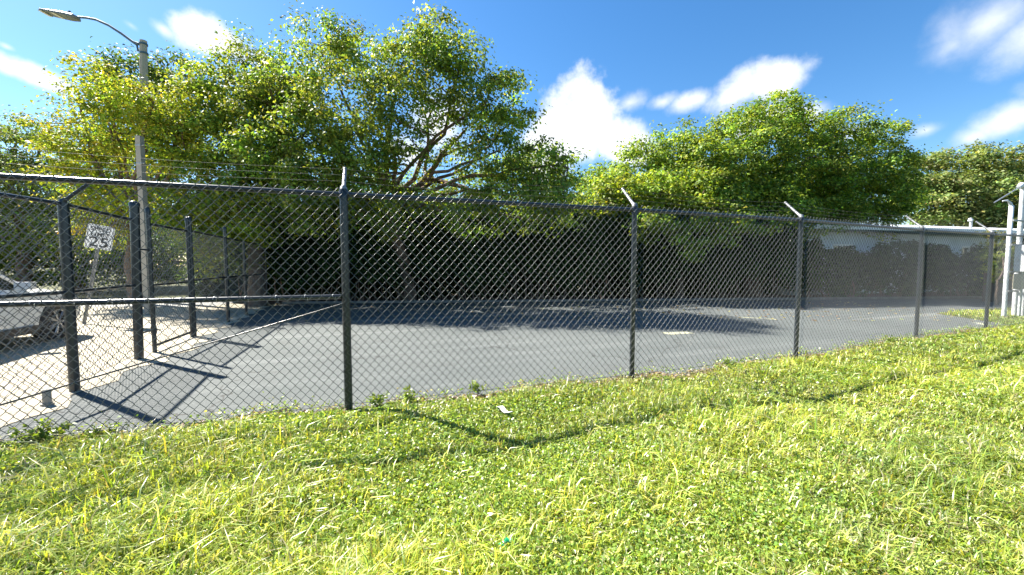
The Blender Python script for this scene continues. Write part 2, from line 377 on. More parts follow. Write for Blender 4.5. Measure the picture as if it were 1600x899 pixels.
def crown_points(lobes, per_m2, clump=.34, leaves_per=34, depth=1.0, shell=.5, keep=None):
    """lobes: (px, py, Y, rpx[, ry_scale]); returns leaf centres, outward vectors and clump index"""
    cs, os_, idx = [], [], []; ci = 0; clumps = []
    for lb in lobes:
        px, py, Y, r = lb[:4]; c = np.array(P(px, py, Y)); rx = r/F*Y; rz = rx*(lb[4] if len(lb) > 4 else .85); ry = rx*depth
        dens = lb[5] if len(lb) > 5 else 1.0
        nc = max(5, int(per_m2*dens*rx*rz*3.1*2.0))
        d = rng.normal(size=(nc, 3)); d /= np.linalg.norm(d, axis=1, keepdims=True)
        rad = shell + (1-shell)*rng.uniform(0, 1, (nc, 1))**.5
        rad *= (1 + .16*np.sin(d[:, :1]*5+ci)*np.cos(d[:, 2:]*6))
        cc = c + d*rad*np.array([rx, ry, rz])
        for k in range(nc):
            m_ = int(leaves_per*1.75*rng.uniform(.5, 1.5)); cl = clump*rng.uniform(.6, 1.35)
            q = rng.normal(size=(m_, 3))*np.array([cl, cl, cl*.5])*.62
            cs.append(cc[k] + q); os_.append(q/(np.linalg.norm(q*np.array([1, 1, 1.6]), axis=1, keepdims=True)+1e-6)*.7 + d[k:k+1]*np.array([.25, .25, .1])); idx.append(np.full(m_, ci)); ci += 1
            clumps.append(cc[k])
    return np.concatenate(cs), np.concatenate(os_), np.concatenate(idx), np.array(clumps)
def limb(mb, a, b, r0, r1, seg=7, wob=.12, n=8):
    a, b = Vector(a), Vector(b); L_ = (b-a).length; pts, rs = [], []
    s1 = Vector((random.uniform(-1, 1), random.uniform(-1, 1), random.uniform(-.3, .6)))
    for i in range(seg+1):
        t = i/seg; p = a.lerp(b, t) + s1*math.sin(t*math.pi)*L_*wob + Vector([random.uniform(-1, 1)*L_*.018 for _ in range(3)])*(0 < i < seg)
        pts.append(p); rs.append(r0+(r1-r0)*t**.8)
    mb.tube(pts, rs, n); return pts, rs
def tree(name, label, base, lobes, pal, wts, near=1.0, per=9, lp=34, leaf=.12, clump=.34, trunk_r=.22, fork=None, barkm='bark', limbs=9, group=None, depth=1.0, up=.5, extra=None, matl='leaf', twigs=60):
    lobes = [(l[0], l[1], l[2]*near)+tuple(l[3:]) for l in lobes]
    base = Vector(base); th = thing(name, label, 'tree', base, group)
    c, o, ix, cl = crown_points(lobes, per, clump, lp, depth)
    keep = c[:, 2] > .25; c, o, ix = c[keep], o[keep], ix[keep]
    T = tones_for(len(c), pal, wts, .18)
    nclump = ix.max()+1; cv = np.exp(rng.normal(0, .22, (nclump, 1)))*(1+rng.normal(0, .07, (nclump, 3))); T = np.clip(T*cv[ix], .004, .8)
    V, Fc, TT = leaves_np(c, leaf, T, up, o); mesh_np('crown', V, Fc, M[matl], th, TT)
    mb = MB(); lc = [Vector(P(*l[:3])) for l in lobes]
    top = fork or Vector((base.x, base.y, min(2.6, max(v.z for v in lc)*.35)))
    top = Vector(top)
    pts, rs = limb(mb, base - Vector((0, 0, .1)), top, trunk_r*1.25, trunk_r*.9, 8, .05, 12)
    order = sorted(range(len(lc)), key=lambda i: -(lc[i]-top).length)[:limbs*2]; random.shuffle(order)
    ends = []
    for i in order[:limbs]:
        p2, r2 = limb(mb, top, lc[i], trunk_r*random.uniform(.38, .6), .025, 9, .10); ends += list(zip(p2, r2))[3:]
    for k in range(twigs):
        t = Vector(cl[random.randrange(len(cl))]); nb = min(ends, key=lambda e: (e[0]-t).length) if ends else (top, .05)
        if (nb[0]-t).length > .15: limb(mb, nb[0], t, min(nb[1], .035)*.8, .007, 5, .10, 5)
    if extra: extra(mb)
    mb.build('trunk', M[barkm], th); return th

YG = [(.27, .33, .04), (.36, .37, .05), (.18, .26, .035), (.38, .34, .05)]
MG = [(.17, .26, .045), (.11, .19, .04), (.24, .31, .05), (.30, .34, .07)]
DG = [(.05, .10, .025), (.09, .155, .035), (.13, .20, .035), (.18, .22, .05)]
OL = [(.15, .20, .06), (.20, .24, .07), (.10, .155, .04), (.24, .27, .10)]

# big open tree with exposed brown limbs, behind the second panel of the fence
def limbs_big(mb):
    fk = P(606, 322, 13.3)
    for a, b, r0, r1 in (((606, 322), (540, 296), .17, .12), ((540, 296), (440, 285), .12, .07), ((440, 285), (395, 262), .07, .03),
                         ((600, 312), (592, 262), .11, .07), ((592, 262), (560, 205), .07, .03), ((606, 320), (655, 290), .12, .10), ((655, 290), (690, 240), .10, .07),
                         ((690, 240), (728, 203), .07, .04), ((690, 245), (745, 222), .06, .04), ((745, 222), (800, 215), .04, .02),
                         ((672, 280), (735, 298), .09, .06), ((735, 298), (790, 300), .06, .03), ((664, 270), (668, 190), .06, .04), ((668, 190), (690, 150), .04, .02),
                         ((610, 300), (618, 250), .09, .05), ((618, 250), (600, 180), .05, .02), ((668, 190), (650, 140), .03, .012), ((715, 170), (700, 80), .03, .012), ((668, 200), (722, 165), .04, .02)):
        limb(mb, P(*a, 13.3), P(*b, 12.6), r0, r1, 6, .05, 8)
    limb(mb, G(632, 467), fk, .24, .19, 6, .04, 12)
tree('broadleaf_tree', 'tallest open green tree with bare brown limbs showing behind the thick fence post', G(640, 470), [
    (688, 60, 13, 42, 1.2, .8), (720, 88, 13, 40, 1, .8), (628, 98, 13.5, 58, .8, .8), (500, 72, 14.5, 46, .9, .8), (556, 85, 14.5, 44, .9, .7), (462, 112, 14, 40, 1, .8), (425, 80, 14.5, 20, 1.4, .6),
    (530, 165, 13, 66), (618, 165, 13, 62, .8, .8), (700, 140, 13, 54, .9, .8), (760, 160, 13, 50), (802, 190, 13, 34), (800, 140, 13.5, 22, 1, .6), (780, 235, 12.5, 50, .7, .8), (838, 252, 13, 42, .8, .8),
    (888, 262, 13, 26, 1, .7), (560, 235, 12.8, 50, .8, .7), (485, 215, 13, 58), (432, 170, 14, 56), (420, 245, 13, 58), (500, 285, 12.6, 55, .6), (860, 302, 13.2, 50, .6), (790, 305, 13.2, 55, .5), (720, 318, 13, 50, .4), (640, 318, 14, 50, .4), (560, 310, 13.6, 50, .5), (450, 300, 13.4, 60, .6), (400, 310, 13.6, 50, .8), (670, 255, 14.5, 30, .8, .4), (600, 225, 13, 28, 1, .5), (640, 235, 13.6, 34, .8, .5), (595, 270, 13.4, 36, .8, .6), (545, 262, 13, 40, .8, .7), (715, 232, 14, 26, .8, .4), (745, 270, 13.4, 34, .7, .7), (820, 290, 13, 40, .7, .7), (500, 335, 14, 55, .6, .6), (620, 345, 14, 55, .5, .5), (740, 345, 14, 55, .5, .5), (850, 345, 14, 50, .6, .6), (560, 290, 16.5, 60, .6, .8), (660, 305, 16.5, 55, .5, .8), (750, 305, 16.5, 55, .6, .9), (840, 310, 16.5, 55, .6, .9), (470, 270, 16.5, 60, .8, .8), (820, 250, 15.6, 50, .7, .6)],
    MG, (4, 3, 3, 1), near=.88, per=8, lp=44, leaf=.10, clump=.34, trunk_r=.2, fork=P(606, 322, 13.3), barkm='barkpale', limbs=12, extra=limbs_big, up=.35, twigs=130)
tree('broadleaf_tree', 'bushy yellow green tree between the concrete poles and the tallest tree', G(400, 478), [
    (390, 105, 16, 40, 1, .8), (350, 135, 15.5, 50), (310, 165, 15, 50), (435, 150, 15.5, 50), (395, 200, 15, 60), (330, 230, 14.5, 60), (275, 225, 14.5, 45), (380, 270, 14.5, 55), (300, 290, 14, 50), (262, 330, 14, 42), (310, 360, 14, 48), (365, 335, 14, 50), (350, 400, 14.4, 45), (420, 350, 14.6, 45)],
    YG[:3] + [MG[0], MG[1]], (3, 1, 3, 4, 2), near=.84, per=8, lp=42, leaf=.10, limbs=9, up=.45)
tree('broadleaf_tree', 'golden yellow leaved tree crowding the tall street lamp pole', G(214, 474), [
    (150, 128, 12.6, 32), (195, 150, 12.4, 40), (240, 158, 12.3, 36, .7), (285, 185, 12.8, 38, .8), (170, 192, 12.8, 46), (125, 165, 13, 22, .7), (262, 250, 13.2, 36), (150, 250, 13.4, 46), (110, 225, 13.6, 46), (120, 290, 13.6, 46), (185, 310, 13.6, 40), (170, 360, 14, 38), (250, 200, 12.6, 32)],
    YG, (4, 1.6, 4, .8), near=.92, per=8, lp=38, leaf=.095, limbs=8, trunk_r=.16, up=.45)
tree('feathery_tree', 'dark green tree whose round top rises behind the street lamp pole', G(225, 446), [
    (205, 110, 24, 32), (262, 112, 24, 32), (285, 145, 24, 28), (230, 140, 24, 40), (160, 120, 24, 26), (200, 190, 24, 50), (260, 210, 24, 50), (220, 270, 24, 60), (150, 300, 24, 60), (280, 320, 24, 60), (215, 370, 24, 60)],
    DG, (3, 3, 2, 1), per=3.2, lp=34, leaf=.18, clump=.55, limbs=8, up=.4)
tree('feathery_tree', 'wispy olive tree at the left edge of the picture behind the white car', G(40, 460), [
    (70, 195, 17, 34, .7, .7), (25, 200, 17, 34, .7, .7), (100, 215, 17, 26, .8, .7), (-20, 230, 17, 50), (50, 245, 17, 50), (20, 290, 16.5, 55), (80, 300, 16.5, 50), (-50, 300, 17, 60), (110, 340, 16.5, 40), (40, 350, 16.5, 55), (-30, 370, 17, 60), (-130, 260, 17, 80), (-130, 360, 17, 80)],
    OL[:3]+[MG[1]], (3, 2, 3, 2), per=6, lp=30, leaf=.11, clump=.4, limbs=9, up=.45)
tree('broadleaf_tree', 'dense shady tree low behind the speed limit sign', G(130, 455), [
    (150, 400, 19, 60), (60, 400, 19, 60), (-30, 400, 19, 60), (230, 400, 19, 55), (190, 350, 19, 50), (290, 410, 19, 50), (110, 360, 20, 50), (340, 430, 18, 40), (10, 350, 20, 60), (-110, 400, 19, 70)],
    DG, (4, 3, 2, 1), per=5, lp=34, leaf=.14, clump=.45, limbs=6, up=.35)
tree('rounded_tree', 'big rounded dense green tree right of the cloud gap, above the middle fence posts', G(1180, 462), [
    (1212, 185, 17.5, 42, .9), (1150, 208, 17, 46), (1262, 205, 18, 34), (1320, 205, 18, 40, .8), (1382, 212, 18, 26, .8), (1060, 235, 16.8, 44), (995, 262, 16.5, 42), (935, 295, 16, 38), (1100, 265, 16, 58), (1180, 258, 16.3, 62), (1262, 265, 17, 58), (1335, 268, 17.5, 52), (1392, 270, 18, 34),
    (1035, 310, 15.6, 50), (1120, 325, 15.2, 52), (1205, 320, 15.6, 52), (1290, 322, 16.5, 50), (1375, 316, 17.5, 42), (1425, 312, 18.5, 22), (962, 325, 15.6, 40), (1240, 345, 15.4, 34), (1405, 245, 18, 20, .6), (1080, 345, 18, 50), (1170, 350, 18.4, 55), (1260, 345, 18.6, 50), (1340, 345, 18.8, 45), (1000, 345, 17.6, 45), (1180, 300, 19, 60), (1280, 290, 19, 55), (1090, 290, 18.5, 50)],
    [(.17, .26, .035), (.09, .165, .028), (.25, .33, .04), (.33, .39, .06)], (4, 4, 3, 1), per=9.5, lp=44, leaf=.115, clump=.36, trunk_r=.28, limbs=10, up=.45, twigs=40)
tree('rounded_tree', 'light yellow green tree drooping over the fence below the rounded dark tree', G(1060, 466), [
    (930, 318, 14.5, 34, .8), (975, 300, 14.4, 40, .8), (1030, 300, 14.2, 40, .8), (1085, 335, 13.8, 34, .8), (1020, 345, 13.6, 30), (1060, 365, 13.5, 22), (1090, 392, 13.4, 20, 1.2, .8), (1150, 345, 13.9, 30), (1135, 368, 13.8, 20), (1010, 365, 13.6, 18), (1200, 350, 14, 24, .7, .7), (1100, 300, 14.5, 40)],
    [(.22, .31, .04), (.29, .36, .05), (.15, .24, .03), (.36, .40, .10)], (4, 3, 3, 1), per=11, lp=30, leaf=.12, clump=.27, trunk_r=.13, limbs=7, up=.5, twigs=30)
tree('olive_tree', 'hazy olive tree behind the white roofed building at the right edge', G(1500, 441), [
    (1452, 278, 30, 38), (1500, 262, 30, 40), (1552, 262, 30, 38), (1600, 282, 30, 40), (1470, 312, 29, 46), (1535, 312, 28.5, 50), (1600, 325, 29, 46), (1660, 290, 30, 60), (1430, 300, 30, 26), (1560, 350, 28, 45), (1680, 360, 28, 60), (1490, 350, 29, 40)],
    OL, (3, 3, 3, 2), per=4.2, lp=42, leaf=.19, clump=.55, trunk_r=.3, limbs=10, up=.5, twigs=60)
tree('small_tree', 'leafy pale green bush beside the white electrical posts', G(1556, 476), [
    (1556, 395, 16.5, 20), (1562, 420, 16.3, 20), (1590, 400, 17, 24), (1625, 410, 17, 30), (1545, 372, 17, 10, 1, .7)],
    [(.15, .19, .03), (.2, .22, .05), (.09, .13, .02)], (3, 2, 2), near=.83, per=14, lp=28, leaf=.10, clump=.22, trunk_r=.035, limbs=4, up=.45, twigs=10)

# hedges along the back of the lot
def hedge(name, label, a, b, h0, h1, thick, zlow, n, leaf, pal, wts, wob=.25):
    a, b = Vector((*a, 0)), Vector((*b, 0)); d = (b-a).normalized(); nn = Vector((-d.y, d.x, 0)); L_ = (b-a).length
    th = thing(name, label, 'hedge', a.lerp(b, .5))
    t = rng.uniform(0, 1, n); ss = t*L_
    hh = h0+(h1-h0)*t + wob*np.sin(ss*1.3+1) + wob*.7*np.sin(ss*3.1) + wob*.4*np.sin(ss*7.3+2)
    lo = zlow + .22*np.sin(ss*2.1) + .14*np.sin(ss*5.3+1)
    bulge = .22*np.sin(ss*1.7+.5)+.14*np.sin(ss*4.3)
    z = lo + (hh-lo)*rng.uniform(0, 1, n)**.85
    f = rng.beta(.7, .8, n)                                     # 0 = front face, 1 = back face
    round_ = 1 - .35*np.clip((z-lo)/(hh-lo+1e-6)-.8, 0, 1)/.2
    off = (f-.5)*thick*round_ + np.where(f < .5, -bulge, bulge) + rng.normal(0, .07, n) + .12*np.sin(ss*9+z*8)
    c = np.stack([a.x+d.x*ss+nn.x*off, a.y+d.y*ss+nn.y*off, z+rng.normal(0, .05, n)], -1)
    outv = np.where(f < .5, -1, 1)[:, None]*np.array([[nn.x, nn.y, 0]])*.6
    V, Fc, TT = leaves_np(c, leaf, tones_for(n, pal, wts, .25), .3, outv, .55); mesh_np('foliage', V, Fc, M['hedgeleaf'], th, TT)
    mb = MB()
    for k in range(int(L_/.19)):
        s_ = (k+random.uniform(.1, .9))*.19; p = a + d*s_ + nn*random.uniform(-.35, .3)*thick
        q = p + Vector((random.uniform(-.35, .35), random.uniform(-.2, .2), zlow+random.uniform(.4, 1.1)))
        limb(mb, p, q, random.uniform(.012, .035), .008, 4, .1, 5)
    st = mb.build('stems', M['barkpale'], th); st['kind'] = 'stuff'; return th
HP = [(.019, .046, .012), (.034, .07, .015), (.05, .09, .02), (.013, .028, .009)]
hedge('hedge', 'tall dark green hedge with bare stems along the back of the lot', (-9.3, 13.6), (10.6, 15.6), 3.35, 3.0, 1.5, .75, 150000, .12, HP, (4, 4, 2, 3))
hedge('hedge', 'added dense hedge layer keeping light out behind the first one, under the trees', (-12, 15.6), (13.5, 18.3), 3.9, 3.7, 1.2, -.25, 170000, .19, HP, (4, 3, 1, 4))  # added backing row that stops light coming through the front hedge and its stems
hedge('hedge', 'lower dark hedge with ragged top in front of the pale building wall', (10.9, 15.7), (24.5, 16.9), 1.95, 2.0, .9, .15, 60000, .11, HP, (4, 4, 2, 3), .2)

# ------------------------------------------------------------------ building at the right
def building():
    a = P(1240, 337, 16.9); b = P(1600, 355, 20.3); a.z = b.z = 0
    d = (b-a).normalized(); n = Vector((-d.y, d.x, 0)); L_ = (b-a).length+6; ang = math.atan2(d.y, d.x)
    th = thing('building', 'long low building with pale blue grey wall and white roof edge behind the hedge', 'building', a)
    def at(s, off, z): p = a + d*s + n*off; return (p.x, p.y, z)
    wins = [(2.2, 1.2), (6.6, 1.4), (10.2, 1.2)]
    mb = MB(); xs = 0
    for (s, w) in wins + [(L_, 0)]:
        if s-xs > 0: mb.box(at((xs+s)/2, .12, 1.37), (s-xs, .2, 2.74), ang)
        if w:
            mb.box(at(s+w/2, .12, .5), (w, .2, 1.0), ang); mb.box(at(s+w/2, .12, 2.47), (w, .2, .54), ang)
        xs = s+w
    mb.box(at(.1, 4.2, 1.37), (.2, 7.9, 2.74), ang); mb.box(at(L_-.1, 4.2, 1.37), (.2, 7.9, 2.74), ang); mb.box(at(L_/2, 8.2, 1.37), (L_, .2, 2.74), ang)
    mb.build('wall', M['wall'], th)
    for (s, w) in wins:
        m2 = MB(); m2.box(at(s+.04, .1, 1.6), (.07, .12, 1.2), ang); m2.box(at(s+w-.04, .1, 1.6), (.07, .12, 1.2), ang)
        m2.box(at(s+w/2, .1, 1.035), (w-.15, .12, .07), ang); m2.box(at(s+w/2, .1, 2.165), (w-.15, .12, .07), ang); m2.box(at(s+w/2, .1, 1.6), (.05, .10, 1.06), ang)
        fr = m2.build('window', M['fascia'], th)
        m3 = MB(); m3.box(at(s+w/2, .15, 1.6), (w-.15, .02, 1.06), ang); pn = m3.build('pane', M['glass']); pn.parent = fr
    m4 = MB(); rp = [(-.9, 2.86), (3.2, 3.56), (8.8, 2.95), (8.8, 2.83), (3.2, 3.44), (-.9, 2.78)]
    m4.add([at(-.55, o_, z) for o_, z in rp]+[at(L_+.5, o_, z) for o_, z in rp], [tuple(range(6)), tuple(range(6, 12))]+[(i, (i+1) % 6, 6+(i+1) % 6, 6+i) for i in range(6)])
    rf = m4.build('roof', M['whiteroof'], th)
    m4 = MB(); m4.add([at(0.0, o_, z) for o_, z in ((.05, 2.75), (8.2, 2.75), (3.2, 3.38))]+[at(.18, o_, z) for o_, z in ((.05, 2.75), (8.2, 2.75), (3.2, 3.38))], [(0, 1, 2), (3, 4, 5)]); m4.build('gable', M['wall'], th)
    m5 = MB(); m5.box(at(L_/2, -.93, 2.83), (L_+1.06, .05, .16), ang); m5.build('fascia', M['fascia'], th)
    m6 = MB(); m6.box(at(L_/2, -.4, 2.76), (L_+1.0, .76, .03), ang); m6.build('soffit', M['wall'], th)
    m7 = MB(); p = P(1517, 352, 18.4); m7.tube([(p.x, p.y, 2.9), (p.x, p.y, 3.34)], .05); m7.tube([(p.x-.02, p.y, 3.33), (p.x-.05, p.y, 3.44)], [.10, .05]); m7.build('roof_vent', M['pvcwhite'], th)
building()
def board_fence():
    a = Vector((16.4, 13.75, 0)); b = Vector((28, 17.3, 0)); d = (b-a).normalized(); L_ = (b-a).length; ang = math.atan2(d.y, d.x)
    th = thing('board_fence', 'dark brown board fence behind the white electrical posts', 'fence', a)
    mb = MB(); k = 0; s = 0
    while s < L_:
        p = a+d*s; mb.box((p.x, p.y, .5+random.uniform(-.02, .02)), (.135, .02, 1.0), ang+random.uniform(-.01, .01)); s += .148
    mb.build('boards', M['timber'], th)
    for z in (.25, .8):
        m2 = MB(); c = a.lerp(b, .5); m2.box((c.x-d.y*.035, c.y+d.x*.035, z), (L_, .045, .09), ang); m2.build('rail', M['timber'], th)
board_fence()
def low_edge():
    a = Vector((-7.6, 13.03, 0)); b = Vector((14, 14.93, 0)); c = Vector((MAIN[-1].x+9, 15.63, 0)); mb = MB()
    for p, q in ((a, b), (b, c)):
        d = (q-p).normalized(); n = Vector((-d.y, d.x, 0)); L_ = (q-p).length; k = int(L_/1.9)
        for i in range(k):
            s = p + d*(L_*(i+.5)/k) + n*.08; mb.box((s.x, s.y, .035), (L_/k-.012, .14, .08), math.atan2(d.y, d.x))
    o = mb.build('kerb', M['kerb']); struct(o)
low_edge()

# ------------------------------------------------------------------ chain-link fences
DW, DH = .074, .0825
def fabric(name, p, q, z0, z1, parent, face=None, off=.035, r=.0023, ns=6):
    p, q = Vector(p), Vector(q); d = (q-p).normalized(); L_ = (q-p).length; n = Vector((d.y, -d.x, 0))
    if face is not None and n.dot(face) < 0: n = -n
    nw = int(L_/(DW/2)); nh = int(round((z1-z0)/(DH/2)))
    hz = (z1-z0)/nh; hw = L_/nw
    fr = np.array([0, .09, .5, .91])
    t = (np.arange(nh)[:, None] + fr[None, :]).ravel(); t = np.append(t, nh)
    tri = 1-np.abs((t % 2)-1)                                     # 0..1..0 zigzag
    tri = np.clip((tri-.045)/.91, 0, 1)
    zz = z0 + t*hz
    K = np.arange(nw)[:, None]; par = (K % 2)
    u = (K + np.where(par == 0, tri, 1-tri))*hw
    u = u + .003*np.sin(K*.37+zz*3)
    yo = off + np.where(par == 0, 1, -1)*(.5-tri)*r*2.4 + .014*np.sin(u*2.1+1)*np.sin(zz*1.65)
    pts = np.array(p)[None, None, :] + u[..., None]*np.array(d) + yo[..., None]*np.array(n)
    pts[..., 2] = zz[None, :] + .004*np.sin(K*.5)
    tg = np.gradient(pts, axis=1); tg /= np.linalg.norm(tg, axis=2, keepdims=True)
    nn = np.array(n)[None, None, :]; s1 = nn - tg*(tg*nn).sum(2, keepdims=True); s1 /= np.linalg.norm(s1, axis=2, keepdims=True); s2 = np.cross(tg, s1)
    ang = np.arange(ns)*2*np.pi/ns
    ring = pts[:, :, None, :] + r*(np.cos(ang)[None, None, :, None]*s1[:, :, None, :] + np.sin(ang)[None, None, :, None]*s2[:, :, None, :])
    nwv, npt = pts.shape[:2]; V = ring.reshape(-1, 3)
    base = (np.arange(nwv)[:, None, None]*npt + np.arange(npt-1)[None, :, None])*ns; j = np.arange(ns)[None, None, :]
    a = base+j; b = base+(j+1) % ns
    Fc = np.stack([a, b, b+ns, a+ns], -1).reshape(-1, 4)
    return mesh_np(name, V, Fc, M['wire'], parent, smooth=True)
def post(parent, p, h, r, name='post', cap=True, m='black', lean=0):
    mb = MB(); mb.tube([(p.x, p.y, -.1), (p.x+lean, p.y, h)], r, 16); p = Vector((p.x+lean, p.y, 0))
    o = mb.build(name, M[m], parent)
    if cap:
        c = MB(); c.tube([(p.x, p.y, h-.035), (p.x, p.y, h+.012), (p.x, p.y, h+.035), (p.x, p.y, h+.045)], [r*1.12, r*1.12, r*.8, r*.2], 16)
        k = c.build('post_cap', M[m]); k.parent = o
    return o
def rail(parent, name, p, q, z, r=.021, m='black', over=0, zq=None):
    mb = MB(); d = (Vector(q)-Vector(p)).normalized()*over; a = Vector(p)-d; b = Vector(q)+d
    mb.tube([(a.x, a.y, z), (b.x, b.y, zq if zq is not None else z)], r, 12); return mb.build(name, M[m], parent)
def arm(parent, p, h, direction, m='galv', ln=.36, name='barb_arm'):
    a = Vector((p.x, p.y, h)); d = (direction*.72 + Vector((0, 0, .70))).normalized(); e = a + d*ln
    mb = MB(); mb.tube([a-Vector((0, 0, .05)), a+Vector((0, 0, .015)), a+d*.05, e], [.03, .03, .017, .014], 10)
    for k in (.38, .68, .97): q = a + d*ln*k; mb.tube([q-d*.008, q+d*.008], .019, 8)
    mb.build(name, M[m], parent); return [a + d*ln*k for k in (.38, .68, .97)]
def band(mb, p, z, r): mb.tube([(p.x, p.y, z-.012), (p.x, p.y, z+.012)], r*1.1, 16)

inward = -nrm
mf = thing('chain_link_fence', 'long black chain link fence with slanted barb arms between the lawn and the lot', 'fence', MAIN[0])
pts_wire = []
for i, p in enumerate(MAIN):
    term = i in (0,)
    r = .034 if i <= 1 else .028
    post(mf, p, FH + (.0), r, cap=False)
    c = MB(); c.tube([(p.x, p.y, FH-.05), (p.x, p.y, FH+.02), (p.x, p.y, FH+.045)], [r*1.15, r*1.15, r*.6], 16)
    c.build('post_fitting', M['black'], mf)
    for z in (.35, .8, 1.25, 1.65): c = MB(); band(c, p, z, r); c.build('tie_band', M['black'], mf)
    dirn = inward if i > 1 else (Vector((inward.x*1.0-.0, inward.y, 0)))
    pts_wire.append(arm(mf, p, FH+.03, dirn.normalized(), 'galv', .33))
for i in range(len(MAIN)-1):
    a, b = MAIN[i], MAIN[i+1]
    rail(mf, 'top_rail', a, b, FH-.012, .0215)
    fabric('chain_mesh', a, b, .02, FH+.035, mf, nrm, .042)
    mb = MB(); mb.tube([(a.x+nrm.x*.04, a.y+nrm.y*.04, .06), (b.x+nrm.x*.04, b.y+nrm.y*.04, .06)], .0022, 6); mb.build('tension_wire', M['wire'], mf)
for k in range(3):
    for i in range(len(MAIN)-1):
        a, b = pts_wire[i][k], pts_wire[i+1][k]; mb = MB(); n = 10; q = [a.lerp(b, t/n)-Vector((0, 0, .03*math.sin(math.pi*t/n))) for t in range(n+1)]
        mb.tube(q, .0011, 5)
        L_ = (b-a).length
        for s in range(int(L_/.13)):
            c = a.lerp(b, (s+.5)*.13/L_)-Vector((0, 0, .03*math.sin(math.pi*(s+.5)*.13/L_))); v = Vector((random.uniform(-1, 1), random.uniform(-1, 1), random.uniform(-1, 1))).normalized()*.014
            mb.tube([c-v, c+v], .001, 4)
        mb.build('barbed_wire', M['oldwire'], mf)
MIDZ = FH*.532/1.0
a, b = MAIN[0], MAIN[1]
zb = 1.28 - (463-415)/(640-415)*1.28
rail(mf, 'middle_rail', a, b - (b-a).normalized()*.04, zb, .021)
mb = MB(); e = b - (b-a).normalized()*.05; mb.tube([(a.x, a.y, .08), (e.x, e.y, zb-.07)], .006, 8); mb.tube([(e.x, e.y, zb-.07), (b.x, b.y, zb-.06)], .011, 8); mb.build('truss_rod', M['black'], mf)
for i in range(14):
    mb = MB(); t = (i+.5)/14; c = a.lerp(b, t)
    dd = (b-a).normalized(); mb.tube([Vector((c.x, c.y, zb))+nrm*.025*math.cos(w)+Vector((0, 0, .025*math.sin(w)))+dd*.004*w for w in [x*.7 for x in range(10)]], .0018, 5)
    mb.build('wire_tie', M['wiregalv'], mf)

# side fence from the hidden corner to the gate post
sf = thing('chain_link_fence', 'short black chain link fence section running from the left edge to the gate post', 'fence', A)
side_out = Vector((-sd.y, sd.x, 0)); side_out = side_out if side_out.x < 0 else -side_out
HB = 2.1
post(sf, A, FH, .042, cap=False); post(sf, B_, HB, .052, lean=.05)
arm(sf, A, FH+.01, -side_out, 'black', .34)
for p, q in ((P0, A), (A, B_)):
    rail(sf, 'top_rail', p, q, FH-.01, .020); rail(sf, 'middle_rail', p, q, zb, .019)
    fabric('chain_mesh', p, q, .03, FH+.02, sf, side_out, .05)
mb = MB(); mb.tube([(P0.x, P0.y, .07), (A.x, A.y, .07)], .003, 6); mb.tube([(A.x, A.y, .07), (B_.x, B_.y, .07)], .003, 6); mb.build('tension_wire', M['wire'], sf)
# gate leaf
gt = thing('gate', 'black chain link gate leaf with tall end posts beside the thick capped post', 'gate', C_)
g2 = D_ - (D_-C_).normalized()*.10
post(gt, C_, HB-.02, .028, 'stile'); post(gt, g2, HB-.02, .028, 'stile')
rail(gt, 'top_rail', C_, g2, FH-.02, .02); rail(gt, 'middle_rail', C_, g2, zb-.02, .018); rail(gt, 'bottom_rail', C_, g2, .09, .02)
fabric('chain_mesh', C_, g2, .09, FH-.03, gt, side_out, .025)
mb = MB(); mb.tube([(B_.x, B_.y, .33), (C_.x, C_.y, .33)], .012, 8); mb.tube([(C_.x, C_.y, .28), (C_.x, C_.y, .38)], .036, 12); mb.build('hinge', M['black'], gt)
mb = MB(); mb.tube([(B_.x, B_.y, 1.5), (C_.x, C_.y, 1.5)], .012, 8); mb.tube([(C_.x, C_.y, 1.45), (C_.x, C_.y, 1.55)], .036, 12); mb.build('hinge', M['black'], gt)
# far side fence
ff = thing('chain_link_fence', 'black chain link fence continuing from the gate into the shade of the hedge', 'fence', D_)
F2 = F_ + (F_-D_).normalized()*2.4
FL = [D_, E_, F_, F2]
for i, p in enumerate(FL): post(ff, p, HB if i < 2 else FH, .034 if i < 2 else .03, cap=i < 2)
for i in range(3):
    rail(ff, 'top_rail', FL[i], FL[i+1], FH-.01, .02); rail(ff, 'middle_rail', FL[i], FL[i+1], zb, .018)
    fabric('chain_mesh', FL[i], FL[i+1], .03, FH+.01, ff, side_out, .04, .0023, 4)
# stub
def stub():
    p = G(74, 632); mb = MB(); mb.tube([(p.x, p.y, -.05), (p.x, p.y, .13), (p.x, p.y, .14)], [.032, .03, .024], 12)
    mb.tube([(p.x, p.y, -.02), (p.x, p.y, .012)], .045, 12)
    o = mb.build('stub_post', M['concrete']); tag(o, 'short grey cut-off stub of pipe standing in the sand beside the fence', 'stub')
stub()

